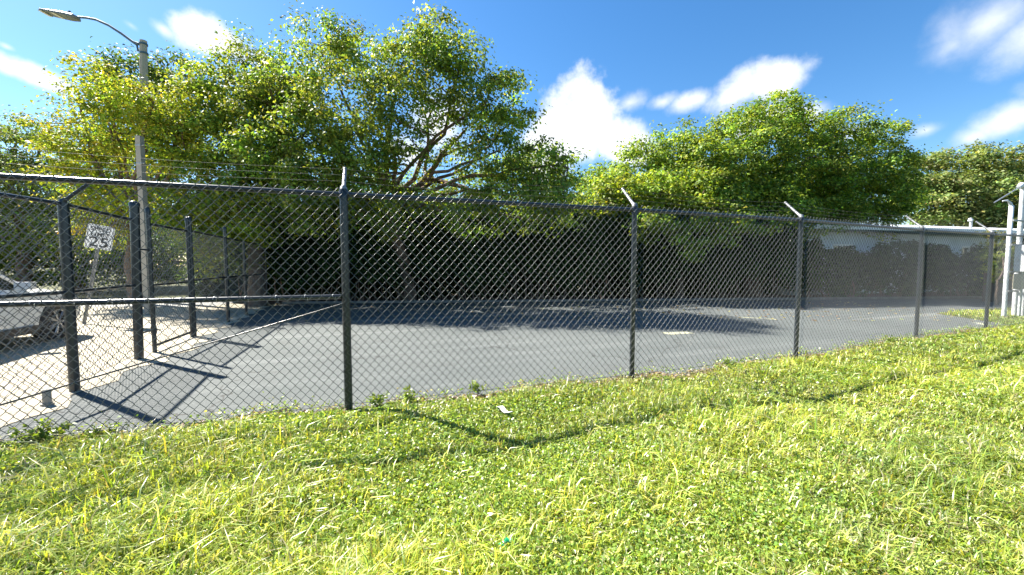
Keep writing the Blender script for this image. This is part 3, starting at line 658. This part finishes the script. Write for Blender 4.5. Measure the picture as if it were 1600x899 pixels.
# ------------------------------------------------------------------ street lamp and poles
def lamp():
    Y = 14.0; b = G(232, 472); b = Vector(P(229, 470, Y)); b.z = 0; top = P(224, 64, Y)
    th = thing('street_lamp', 'tall concrete street lamp with curved arm and flat grey head above the trees', 'street lamp', b)
    mb = MB(); n = 8
    vs = []; 
    for z, r in ((-.2, .15), (top.z, .10)):
        for i in range(8): 
            a = (i+.5)*math.pi/4; x = b.x + (top.x-b.x)*max(z, 0)/top.z; vs.append((x+r*1.08*math.cos(a), b.y+r*1.08*math.sin(a), z))
    mb.add(vs, [(i, (i+1) % 8, 8+(i+1) % 8, 8+i) for i in range(8)]+[tuple(range(8, 16))]); mb.build('pole', M['concrete'], th)
    mb = MB(); pp = [P(x, y, Y-.0) for x, y in ((217, 69), (208, 66), (190, 53), (170, 40), (150, 31), (135, 28), (121, 27))]
    hd = P(93, 24, Y)
    mb.tube(pp, [.05, .045, .042, .04, .038, .036, .034], 10); q = [P(x, y, Y) for x, y in ((207, 66), (214, 71), (216, 80))]; mb.tube(q, .03, 8)
    for z in (top.z-.12, top.z-.42): mb.tube([(top.x, b.y, z-.03), (top.x, b.y, z+.03)], .122, 12)
    mb.build('arm', M['lampalu'], th)
    # head: flat tapered slab following the arm direction
    a, e = P(122, 28, Y), P(66, 18, Y); d = (e-a); L_ = d.length; d.normalize(); s = Vector((0, 1, 0)); u = d.cross(s); u = u if u.z > 0 else -u
    # roll the head so its underside shows
    prof = [(0, .05, .035), (.06, .13, .055), (.3, .17, .06), (.65, .17, .045), (.92, .15, .03), (1, .08, .02)]
    vs = []
    for t, w, hh in prof:
        c = a + d*L_*t
        for sy, sz in ((-1, -1), (1, -1), (1, .2), (.7, 1), (-.7, 1), (-1, .2)): vs.append(c + s*w*sy*1.25 + u*hh*sz)
    m2 = MB(); k = 6; fs = [tuple(range(6))[::-1], tuple(range(30, 36))]
    for i in range(5):
        for j in range(6): fs.append((i*6+j, i*6+(j+1) % 6, i*6+6+(j+1) % 6, i*6+6+j))
    m2.add(vs, fs); h_ = m2.build('lamp_head', M['lampgrey'], th)
    for t0, t1 in ((.50, .60), (.86, .955)):
        m3 = MB(); c = a+d*L_*(t0+t1)/2 - u*.052; hl = L_*(t1-t0)/2
        m3.prism([c+d*hl+s*.17, c-d*hl+s*.17, c-d*hl-s*.17, c+d*hl-s*.17], -u*.012, u*.012)
        o = m3.build('lens', M['diffuser']); o.parent = h_
    m4 = MB(); c = a+d*L_*.24+u*.055; m4.tube([c, c+Vector((0, 0, .10)), c+Vector((0, 0, .12))], [.045, .045, .03], 12)
    o = m4.build('photocell', M['lampalu']); o.parent = h_
lamp()
def short_pole():
    Y = 10.3; t = P(218, 213, Y); th = thing('utility_pole', 'shorter square concrete pole with flat top in front of the street lamp', 'pole', (t.x, t.y, 0))
    mb = MB(); mb.box((t.x, t.y, t.z/2), (.125, .125, t.z)); mb.build('shaft', M['concrete'], th)
    for z in (P(218, 256, Y).z, P(218, 228, Y).z):
        m2 = MB(); m2.box((t.x, t.y, z), (.137, .137, .022)); m2.tube([(t.x+.07, t.y-.02, z), (t.x+.13, t.y-.03, z+.01)], .02); m2.build('strap', M['wiregalv'], th)
short_pole()

# ------------------------------------------------------------------ speed limit sign
def text_mesh(s, size, width=1.0):
    cu = bpy.data.curves.new('letters', 'FONT'); cu.body = s; cu.size = size; cu.align_x = 'CENTER'; cu.align_y = 'CENTER'; cu.extrude = .0015; cu.offset = size*.012
    o = bpy.data.objects.new('letters', cu); COL.objects.link(o); dg = bpy.context.evaluated_depsgraph_get()
    me = bpy.data.meshes.new_from_object(o.evaluated_get(dg)); bpy.data.objects.remove(o); me.transform(Matrix.Diagonal((width, 1, 1, 1))); return me
def sign():
    b = G(131, 506); Y = b.y; c = P(156, 371, Y)
    th = thing('speed_limit_sign', 'leaning white speed limit 25 sign on a galvanised post behind the fence', 'sign', b)
    ax = (c-b).normalized(); zh = (c-b).length
    face = Vector((-b.x*.75, -b.y, 0)).normalized(); face = (face - ax*face.dot(ax)).normalized(); rt = ax.cross(face).normalized(); rt = rt if rt.x > 0 else -rt
    mb = MB(); up = ax
    t = b + ax*(zh+.2)
    # perforated U post
    for dx in (-.022, .022): mb.prism([b+rt*(dx-.006)-up*.1, b+rt*(dx+.006)-up*.1, t+rt*(dx+.006), t+rt*(dx-.006)], -face*.03, face*.0)
    mb.prism([b-rt*.03-up*.1, b+rt*.03-up*.1, t+rt*.03, t-rt*.03], -face*.034, -face*.03); mb.build('post', M['galv'], th)
    w, h, r = .21, .26, .04; pl = []
    for cx, cy, a0 in ((w-r, h-r, 0), (-w+r, h-r, 90), (-w+r, -h+r, 180), (w-r, -h+r, 270)):
        for k in range(5): a = R(a0+k*22.5); pl.append(c + rt*(cx+r*math.cos(a)) + up*(cy+r*math.sin(a)))
    mb = MB(); mb.prism(pl, face*.002, face*.006); pn = mb.build('panel', M['signwhite'], th)
    basis = Matrix(((rt.x, up.x, face.x, 0), (rt.y, up.y, face.y, 0), (rt.z, up.z, face.z, 0), (0, 0, 0, 1)))
    if (rt.cross(up)).dot(face) < 0: print('SIGN basis flipped')
    for s, y, sz, wd in (('SPEED', .165, .125, .92), ('LIMIT', .05, .125, .95), ('25', -.12, .30, 1.05)):
        me = text_mesh(s, sz, wd); me.materials.append(M['signblack'])
        o = bpy.data.objects.new('lettering', me); COL.objects.link(o); o.parent = pn
        o.matrix_parent_inverse = Matrix.Identity(4)
        me.transform(Matrix.Translation(c + up*y + face*.0085) @ basis)
    mb = MB(); cnt = []
    for inset, k in ((.02, 0),):
        q = [c + (p-c)*.945 for p in pl]; q2 = [c + (p-c)*.915 for p in pl]
        n = len(q); vs = [v+face*.0085 for v in q]+[v+face*.0085 for v in q2]; mb.add(vs, [(i, (i+1) % n, n+(i+1) % n, n+i) for i in range(n)])
    o = mb.build('border', M['signblack']); o.parent = pn
sign()

# ------------------------------------------------------------------ white car, mostly off the left edge
def car():
    hd = Vector((-.29, .957, 0)).normalized()          # heading away from us
    wc = G(88, 531)                                    # foot of the right front wheel
    rt = Vector((hd.y, -hd.x, 0))
    org = wc - rt*.86 - hd*1.33                        # car centre on the ground
    th = thing('parked_car', 'white parked car with dark spoked wheel cut off by the left edge', 'car', org)
    th.rotation_euler = (0, 0, math.atan2(hd.y, hd.x)); th.scale = (1, 1, .9)
    def put(mb, name, m, parent=th):                   # local: x forward, y left
        o = mb.build(name, m); o.parent = parent; return o
    Lh = 2.2; FW, RW = 1.33, -1.33
    # lower body: sections along x: (x, half width, z bottom, z shoulder, z top centre, top half width)
    sec = [(-2.18, .70, .42, .75, .95, .55), (-2.05, .84, .30, .85, 1.05, .68), (-1.6, .91, .24, .92, 1.08, .76), (-.8, .93, .22, .93, 1.06, .78), (0, .93, .22, .93, 1.05, .78), (.75, .93, .22, .92, 1.04, .78),
           (1.3, .92, .24, .90, 1.00, .72), (1.8, .89, .27, .85, .93, .66), (2.0, .82, .32, .78, .84, .58), (2.12, .66, .40, .70, .74, .45)]
    vs = []; fs = []
    for x, w, zb_, zs, zt, tw in sec:
        ring = [(-w*.86, zb_), (-w*.98, zb_+.08), (-w, (zb_+zs)/2), (-w*.97, zs-.04), (-w*.9, zs+.02), (-tw, zt-.015), (0, zt+.02), (tw, zt-.015), (w*.9, zs+.02), (w*.97, zs-.04), (w, (zb_+zs)/2), (w*.98, zb_+.08), (w*.86, zb_)]
        vs += [(x, y, z) for y, z in ring]
    k = 13
    for i in range(len(sec)-1):
        for j in range(k): fs.append((i*k+j, i*k+(j+1) % k, (i+1)*k+(j+1) % k, (i+1)*k+j))
    fs += [tuple(range(k)), tuple(range((len(sec)-1)*k, len(sec)*k))]
    me = bpy.data.meshes.new('body'); me.from_pydata(vs, [], fs); me.update()
    bm = bmesh.new(); bm.from_mesh(me); bmesh.ops.recalc_face_normals(bm, faces=bm.faces); bm.to_mesh(me); bm.free()
    me.materials.append(M['carwhite']); body = bpy.data.objects.new('body', me); COL.objects.link(body)
    cm = MB()
    for x in (FW, RW):
        for sy in (-1, 1): cm.tube([(x, sy*.60, .36), (x, sy*1.2, .36)], .41, 28)
    cut = cm.build('cutter', M['darkplastic'])
    bo = body.modifiers.new('b', 'BOOLEAN'); bo.operation = 'DIFFERENCE'; bo.object = cut; bo.solver = 'EXACT'
    dg = bpy.context.evaluated_depsgraph_get(); nm = bpy.data.meshes.new_from_object(body.evaluated_get(dg)); body.modifiers.clear(); body.data = nm; bpy.data.objects.remove(cut)
    for p in nm.polygons: p.use_smooth = True
    try: nm.set_sharp_from_angle(angle=R(32))
    except Exception: pass
    body.parent = th
    # greenhouse (glass) and roof
    g = [(-1.95, .70, 1.05), (-1.65, .62, 1.50), (-.9, .60, 1.60), (.05, .58, 1.58), (.85, .70, 1.03)]
    mb = MB(); vs = []
    for x, w, z in g: vs += [(x, -w, z), (x, w, z)]
    lowz = [1.0, .98, .98, .98, 1.0]; lv = [(x*1.0, s*.80, lz) for (x, w, z), lz in zip(g, lowz) for s in (-1, 1)]
    n = len(g); mb.add(vs+lv, [(2*i, 2*i+1, 2*i+3, 2*i+2) for i in range(n-1)] + [(2*i, 2*i+2, 2*n+2*i+2, 2*n+2*i) for i in range(n-1)] + [(2*i+1, 2*n+2*i+1, 2*n+2*i+3, 2*i+3) for i in range(n-1)]); put(mb, 'windows', M['glass'])
    mb = MB(); mb.prism([(-1.62, 0, 0), (0, 0, 0)], (0, 0, 0), (0, 0, 0)) if False else None
    mb.add([(-1.72, -.62, 1.49), (-1.72, .62, 1.49), (-.9, .63, 1.615), (-.9, -.63, 1.615), (.1, .60, 1.60), (.1, -.60, 1.60), (-.9, 0, 1.65), (-1.72, 0, 1.52), (.1, 0, 1.63)], [(0, 3, 6, 7), (7, 6, 2, 1), (3, 5, 8, 6), (6, 8, 4, 2)], True); put(mb, 'roof', M['carwhite'])
    for sy in (-1, 1):
        mb = MB(); mb.tube([(.10, sy*.595, 1.595), (.5, sy*.67, 1.33), (.93, sy*.755, 1.035)], .028, 8); mb.tube([(-.5, sy*.61, 1.60), (-.45, sy*.79, 1.0)], .03, 8); mb.tube([(-1.72, sy*.62, 1.5), (-2.0, sy*.74, 1.04)], .05, 8)
        mb.tube([(.93, sy*.76, 1.04), (-2.0, sy*.78, 1.04)], .012, 6); put(mb, 'pillar', M['carwhite'])
        mb = MB(); mb.box((-.02, sy*.94, .29), (1.75, .05, .13)); put(mb, 'sill', M['darkplastic'])
        mb = MB(); mb.box((.62, sy*.98, 1.07), (.10, .20, .13)); mb.tube([(.64, sy*.85, 1.03), (.63, sy*.95, 1.05)], .02, 8); put(mb, 'mirror', M['carwhite'])
        mb = MB(); mb.box((-.35, sy*.935, .86), (.16, .03, .03)); put(mb, 'door_handle', M['rim'])
        mb = MB(); mb.box((1.98, sy*.66, .70), (.18, .26, .10), -sy*.5); put(mb, 'headlight', M['lens'])
        mb = MB(); mb.box((-2.12, sy*.66, .86), (.10, .22, .14)); put(mb, 'tail_light', M['red'])
    mb = MB(); mb.box((2.11, 0, .5), (.06, 1.0, .16)); put(mb, 'grille', M['darkplastic'])
    mb = MB(); mb.box((0, 0, .26), (3.9, 1.1, .1)); put(mb, 'underside', M['darkplastic'])
    for x in (FW, RW):
        for sy in (-1, 1):
            mb = MB(); ro, n = .35, 36; prof = [(.22, .235), (.0, .235), (-.0, .30), (.02, .335), (.05, ro), (.17, ro), (.2, .335), (.22, .30)]
            vs = [(x+r*math.cos(a), sy*(.92-y), .35+r*math.sin(a)) for y, r in prof for a in [2*math.pi*i/n for i in range(n)]]
            m_ = len(prof); mb.add(vs, [(q*n+i, q*n+(i+1) % n, ((q+1) % m_)*n+(i+1) % n, ((q+1) % m_)*n+i) for q in range(m_) for i in range(n)], True); w = put(mb, 'wheel', M['rubber'])
            mb = MB(); mb.tube([(x, sy*.915, .35), (x, sy*.86, .35)], .05, 14)
            for q in range(7):
                a = q*2*math.pi/7
                for da in (-.11, .11): mb.tube([(x+.04*math.cos(a), sy*.905, .35+.04*math.sin(a)), (x+.225*math.cos(a+da), sy*.895, .35+.225*math.sin(a+da))], [.014, .009], 6)
            mb.tube([(x+.226*math.cos(2*math.pi*i/30), sy*.9, .35+.226*math.sin(2*math.pi*i/30)) for i in range(31)], .012, 6); rm = put(mb, 'rim', M['rim'], w)
            mb = MB(); mb.tube([(x, sy*.80, .35), (x, sy*.79, .35)], .23, 24); put(mb, 'brake_disc', M['darkplastic'], w)
car()

# ------------------------------------------------------------------ electrical posts at the right
def rack():
    a = G(1568, 499); Y = a.y; b = Vector(P(1583, 495, Y+.15)); b.z = 0
    th = thing('electrical_stand', 'white painted electrical stand with meter box, conduits and curved weatherhead at the right edge', 'electrical stand', a)
    ta = P(1571, 322, Y).z; tb = P(1593, 292, Y+.15).z; c = Vector((a.x+.85, a.y+.3, 0))
    for p, t, r in ((a, ta, .042), (c, ta, .042)):
        mb = MB(); mb.tube([(p.x, p.y, -.1), (p.x, p.y, t), (p.x, p.y, t+.02)], [r, r, r*.4], 14); mb.build('post', M['pvcwhite'], th)
    mb = MB(); r = .046; mb.tube([(b.x+.02, b.y, -.1), (b.x+.02, b.y, tb-.05)], r, 14); mb.tube([(b.x+.02, b.y, tb-.06), (b.x-.0, b.y-.0, tb+.03), (b.x-.06, b.y-.03, tb+.04), (b.x-.17, b.y-.06, tb-.03)], [.05, .062, .058, .04], 12); mb.build('weatherhead', M['pvcwhite'], th)
    d = (c-a).normalized(); e = c + d*.2; f = a - d*.05
    for py in (345, 383, 425, 455):
        z = P(1571, py, Y).z; mb = MB(); s = Vector((d.y, -d.x, 0))*.055; mid = (e+f)/2+s; mb.box((mid.x, mid.y, z), ((e-f).length, .035, .04), math.atan2(d.y, d.x)); mb.build('strut', M['galv'], th)
    n = Vector((d.y, -d.x, 0)); ang = math.atan2(d.y, d.x)
    z0, z1 = P(1571, 425, Y).z, P(1571, 384, Y).z
    q = a + d*.27 + n*.15; mb = MB(); mb.box((q.x, q.y, (z0+z1)/2), (.34, .17, z1-z0)); mb.v = [tuple(Matrix.Translation(q) @ Matrix.Rotation(ang, 4, 'Z') @ (Vector(v)-Vector((q.x, q.y, 0)))) if False else v for v in mb.v]
    bx = MB(); bx.box((q.x, q.y, (z0+z1)/2), (.34, .17, z1-z0), ang); mbx = bx.build('meter_box', M['pvcwhite'], th)
    q2 = q + n*.09 + d*.0; l = MB(); l.box((q2.x, q2.y, (z0+z1)/2), (.30, .014, z1-z0-.05), ang); o = l.build('cover', M['boxgrey']); o.parent = mbx
    q = a + d*.68 + n*.14; bx = MB(); bx.box((q.x, q.y, (z0+z1)/2-.05), (.30, .16, z1-z0+.12), ang); bx.build('meter_box', M['boxgrey'], th)
    q = a + d*.22 + n*.12; bx = MB(); bx.box((q.x, q.y, P(1571, 440, Y).z), (.2, .12, .36), ang); bx.build('switch_box', M['boxtan'], th)
    for s_, r in ((.36, .028), (.52, .034), (.72, .028)):
        q = a + d*s_ + n*.11; mb = MB(); mb.tube([(q.x, q.y, -.05), (q.x, q.y, z0+.02)], r, 12); mb.build('conduit', M['pvcwhite'], th)
    mb = MB(); u = Vector((a.x, a.y, ta)); mb.tube([u-Vector((0, 0, .04)), u+Vector((-.03, 0, .06)), u+Vector((-.13, -.02, .12)), u+Vector((-.25, -.03, .11))], [.035, .03, .022, .012], 10); mb.build('bracket', M['pvcwhite'], th)
    mb = MB(); mb.tube([(b.x-.14, b.y-.06, tb-.02), P(1553, 317, Y)], .012, 6); mb.build('cable', M['wiregalv'], th)
rack()

# ------------------------------------------------------------------ grass, ground cover and weeds
def scatter_lawn(n, zmax=10.5):
    """points with density ~ 1/Y**1.4 in view wedge plus margin"""
    out = []
    while sum(len(o) for o in out) < n:
        m_ = n*2
        y = (rng.uniform(0, 1, m_)*(zmax**.55-1.15**.55) + 1.15**.55)**(1/.55)
        x = rng.uniform(-1.6, 1.6, m_)*y*1.0
        ok = (y < LE(x)+.01) & (y > .9)
        out.append(np.stack([x[ok], y[ok]], -1))
    return np.concatenate(out)[:n]
def field(x, y, s, ph):
    return (np.sin(x*s+ph)*np.cos(y*s*1.1+ph*2) + np.sin((x+y)*s*.63+ph*3) + .6*np.sin((x-1.7*y)*s*1.7+ph) + .4*np.sin((2.3*x+y)*s*2.3))/3
GP = [(.33, .40, .08), (.42, .46, .09), (.24, .34, .05), (.50, .50, .28), (.12, .21, .04)]
def blades(n):
    nb = 13; p = np.repeat(scatter_lawn(n//nb), nb, 0); n = len(p); cx, cy = p[:, 0].copy(), p[:, 1].copy()
    sg = (.012+.007*cy)*np.repeat(rng.uniform(.5, 1.5, n//nb), nb); ox = rng.normal(0, 1, n)*sg; oy = rng.normal(0, 1, n)*sg; x, y = cx+ox, cy+oy
    th_ = np.repeat(np.exp(rng.normal(0, .30, n//nb)), nb); z = lawn_h(x, y)
    f = field(x, y, 2.3, .4); edge_d = LE(x)-.05-y
    hgt = (.020 + .032*np.clip(f+.3, 0, 1))*rng.gamma(4, .25, n)*th_*.95
    hgt = np.where(rng.uniform(0, 1, n) < .02, hgt*1.8, hgt)*np.clip(.45+edge_d*1.2, .35, 1)
    w = (.0016 + .0007*y)*rng.uniform(.7, 1.5, n)
    az = np.arctan2(oy, ox) + rng.normal(0, .9, n); lean = rng.uniform(.15, 1.3, n)*hgt*1.2
    d = np.stack([np.cos(az), np.sin(az), np.zeros(n)], -1); s = np.stack([-np.sin(az), np.cos(az), np.zeros(n)], -1)*w[:, None]
    tw = rng.uniform(-.6, .6, n); s = s + np.stack([np.zeros(n), np.zeros(n), w*tw], -1)
    b = np.stack([x, y, z-.004], -1); m_ = b + d*(lean*.35)[:, None] + np.array([0, 0, 1])*(hgt*.62)[:, None]; t = b + d*lean[:, None] + np.array([0, 0, 1])*(hgt*(1-.25*np.clip(lean/hgt, 0, 1.2)))[:, None]
    V = np.stack([b-s, b+s, m_+s*.8, m_-s*.8, t], 1).reshape(-1, 3)
    i = np.arange(n)*5; T1 = np.stack([i, i+1, i+2], -1); T2 = np.stack([i, i+2, i+3], -1); T3 = np.stack([i+3, i+2, i+4], -1)
    T = tones_for(n, GP, (4, 3.4, 4, 1.6, 1.6), .16)*np.repeat(np.exp(rng.normal(0, .16, (n//nb, 1))), nb, 0)[:n]; g = field(x, y, 1.4, 2.1)[:, None]; T = T*(1+.28*g*np.array([1.3, 1, .5])); dry = rng.uniform(0, 1, n) < .05+.25*np.exp(-np.clip(edge_d, 0, 9)/.25); T[dry] = np.array([.34, .29, .15])*rng.uniform(.6, 1.3, (dry.sum(), 1))
    o = mesh_np('grass', V, np.concatenate([T1, T2, T3]), M['grass'], None, np.repeat(np.clip(T, .01, .8), 5, 0)); tag(o, 'short bright yellow green grass blades covering the lawn', 'grass', None, 'stuff')
def cover(n):
    p = scatter_lawn(n); x, y = p[:, 0], p[:, 1]; f = field(x, y, 1.9, 1.3) + .35*field(x, y, 6.5, .2) - .38 + .8*np.exp(-((x+2.2)**2)/6) - .22*np.clip(x-.5, 0, 1)
    k = rng.uniform(-.65, .6, n) < f; x, y = x[k], y[k]; n = len(x); edge_d = far_extra(x)-y
    z = lawn_h(x, y) + rng.uniform(.004, .038, n)*np.clip(.5+edge_d, .4, 1)
    c = np.stack([x, y, z], -1); T = tones_for(n, [(.21, .33, .06), (.29, .40, .08), (.12, .21, .035), (.42, .50, .20)], (4, 4, 2, 1.5), .22)
    V, Fc, TT = leaves_np(c, .011+.0034*y, T, .35, None, .72); o = mesh_np('ground_cover', V, Fc, M['grass'], None, TT); tag(o, 'low small leaved green weeds growing in patches through the lawn', 'ground cover', None, 'stuff')
blades(560000); cover(400000)
def dry_litter():
    n = 7000; x = rng.uniform(-3.5, 12, n); y = LE(x)+.04-np.clip(x-10.6,0,1)*9-np.abs(rng.normal(0, .17, n)); k = rng.uniform(0, 1, n) < np.clip(.25+.8*np.exp(-((x-.5)/1.6)**2)+.3*np.exp(-((x-3.4)/1.2)**2), 0, 1); x, y = x[k], y[k]
    c = np.stack([x, y, lawn_h(x, y)+rng.uniform(.008, .03, len(x))], -1)
    V, Fc, TT = leaves_np(c, .035, tones_for(len(x), [(.30, .23, .17), (.42, .36, .28), (.16, .10, .07)], (3, 2, 2)), .9, None, .55); o = mesh_np('leaf_litter', V, Fc, M['grass'], None, TT); tag(o, 'dry brown fallen leaves along the foot of the long fence', 'leaf litter', None, 'stuff')
    n = 900; x = rng.uniform(-8, 12, n); y = rng.uniform(9, 14, n); c = np.stack([x, y, np.full(n, .0)], -1)
    V, Fc, TT = leaves_np(c, .08, tones_for(n, [(.26, .2, .12), (.3, .3, .1), (.16, .10, .07)], (3, 1, 2)), 2.5, None, .55); o = mesh_np('fallen_leaves', V, Fc, M['grass'], None, TT); tag(o, 'scattered fallen leaves on the asphalt under the trees', 'fallen leaves', None, 'stuff')
dry_litter()
def weed(px, py, h, n, label, spread=.10):
    b = G(px, py); th = thing('weed', label, 'plant', b, 'weeds growing along the fence'); mb = MB(); cs = []
    for k in range(n):
        a = random.uniform(0, 6.28); e = b + Vector((math.cos(a)*spread*random.uniform(.3, 1), math.sin(a)*spread*random.uniform(.3, 1), h*random.uniform(.6, 1)))
        pts, _ = limb(mb, b, e, .0028, .0012, 5, .12, 5)
        for q in pts[2:]:
            for _ in range(5): cs.append(tuple(q+Vector([random.uniform(-.022, .022) for _ in range(3)])))
    mb.build('stem', M['grass'] if False else M['barkpale'], th)
    c = np.array(cs); V, Fc, TT = leaves_np(c, .034, tones_for(len(c), [(.14, .22, .03), (.2, .28, .04)], (1, 1)), .4, None, .5); mesh_np('leaves', V, Fc, M['grass'], th, TT)
weed(55, 696, .17, 9, 'leafy weed against the fence at the far left end'); weed(82, 690, .12, 6, 'smaller weed just right of the leafy one at the far left')
weed(590, 637, .13, 7, 'small weed a little right of the thick middle post'); weed(640, 632, .15, 7, 'weed at the fence foot, halfway between thick post and white scrap'); weed(748, 616, .12, 7, 'bushy weed at the fence foot above the white scrap'); weed(165, 682, .08, 4, 'lone weed poking through the mesh near the long shadow'); weed(1140, 575, .10, 6, 'weed at the fence foot left of the third slanted arm post'); weed(1390, 537, .12, 7, 'weed at the fence foot left of the fourth slanted arm post')
def fringe():
    n = 5200; x = rng.uniform(-4.5, 11, n); cl = .5+.5*np.sin(x*3.7)*np.sin(x*1.3+1); k = rng.uniform(0, 1, n) < .25+.75*cl; x = x[k]; n = len(x)
    y = LE(x)+rng.normal(0, .055, n); c = np.stack([x, y, .012+rng.gamma(2, .016, n)], -1)
    V, Fc, TT = leaves_np(c, .027, tones_for(n, [(.18, .28, .05), (.26, .36, .08), (.34, .32, .16)], (3, 2, 1)), .4, None, .55)
    tag(mesh_np('ragged_weeds', V, Fc, M['grass'], None, TT), 'ragged low weeds creeping from the lawn onto the asphalt edge', 'ground cover', None, 'stuff')
fringe()
def tuft(px, py, n, L0, label):
    b = G(px, py, .02); mb = MB()
    V, Fs, T = [], [], []
    for k in range(n):
        a = random.uniform(0, 6.28); l = L0*random.uniform(.6, 1.2); d = Vector((math.cos(a), math.sin(a), 0)); s = Vector((-d.y, d.x, 0))*random.uniform(.003, .005); o_ = Vector((random.uniform(-.03, .03), random.uniform(-.03, .03), 0))
        prev = None; tn = np.array(random.choice([(.30, .33, .03), (.22, .30, .03), (.36, .36, .06)]))
        for i in range(5):
            t = i/4; c = b+o_ + d*l*.75*t**1.3 + Vector((0, 0, l*(.75*t-.42*t*t))); w = s*(1-t*.92); V += [tuple(c-w), tuple(c+w)]; T += [tn, tn]
            if i: q = len(V)-4; Fs.append((q, q+1, q+3, q+2))
    o = mesh_np('grass_tuft', np.array(V), np.array(Fs), M['grass'], None, np.array(T)); tag(o, label, 'grass tuft', 'coarse grass tufts in the lawn')
tuft(190, 742, 42, .22, 'coarse yellow grass tuft nearest the left end of the fence'); tuft(165, 790, 50, .2, 'coarse grass tuft just below the one nearest the fence end'); tuft(330, 850, 60, .2, 'large arching grass tuft in the lower left of the lawn'); tuft(60, 850, 40, .2, 'spreading grass tuft in the bottom left corner of the picture'); tuft(640, 745, 30, .13, 'small upright grass tuft below the thick middle post'); tuft(950, 690, 26, .13, 'small upright grass tuft below the second slanted arm post'); tuft(1245, 850, 45, .14, 'wide grass tuft in the lower right of the lawn'); tuft(1480, 700, 30, .13, 'small grass tuft at the right side of the lawn')
def litter():
    c = G(788, 641, .095); mb = MB(); d = Vector((.55, -.83, 0)).normalized(); ang = math.atan2(d.y, d.x)
    n = 6; s = Vector((-d.y, d.x, 0))*.022
    vs = []
    for i in range(n+1): t = i/n-.5; q = c + d*t*.19 + Vector((0, 0, .012*math.sin(i*1.3))); vs += [q-s, q+s, q+s*1.0+Vector((0, 0, .003)), q-s+Vector((0, 0, .003))]
    fs = [(0, 1, 2, 3), (n*4, n*4+3, n*4+2, n*4+1)]
    for i in range(n):
        for j in range(4): fs.append((i*4+j, i*4+(j+1) % 4, i*4+4+(j+1) % 4, i*4+4+j))
    mb.add(vs, fs); tag(mb.build('paper_strip', M['litter']), 'long white paper strip lying on the grass near the fence', 'litter')
    for px, py, w, lab in ((765, 806, .02, 'small crumpled white scrap in the grass above the green plastic piece'), (1308, 756, .022, 'small white scrap in the grass at the lower right')):
        c = G(px, py, .085); mb = MB(); vs = [c + Vector((random.uniform(-w, w), random.uniform(-w, w), random.uniform(-.006, .012))) for _ in range(12)]
        bm = bmesh.new(); [bm.verts.new(v) for v in vs]; bmesh.ops.convex_hull(bm, input=bm.verts); me = bpy.data.meshes.new('scrap'); bm.to_mesh(me); bm.free(); me.materials.append(M['litter']); o = bpy.data.objects.new('paper_scrap', me); COL.objects.link(o); tag(o, lab, 'litter')
    c = G(792, 851, .075); mb = MB(); pts = [c + Vector((math.cos(a)*.034, math.sin(a)*.02, .012*math.sin(2*a))) for a in [i*.42 for i in range(12)]]
    mb.tube(pts, [.004+.003*(i % 2) for i in range(12)], 6); mb.tube([c-Vector((.03, 0, .008)), c+Vector((.0, .0, .018)), c+Vector((.03, .004, .0))], [.006, .014, .006], 8)
    tag(mb.build('plastic_piece', M['greenglass']), 'small shiny green plastic piece half buried in the grass', 'litter')
litter()
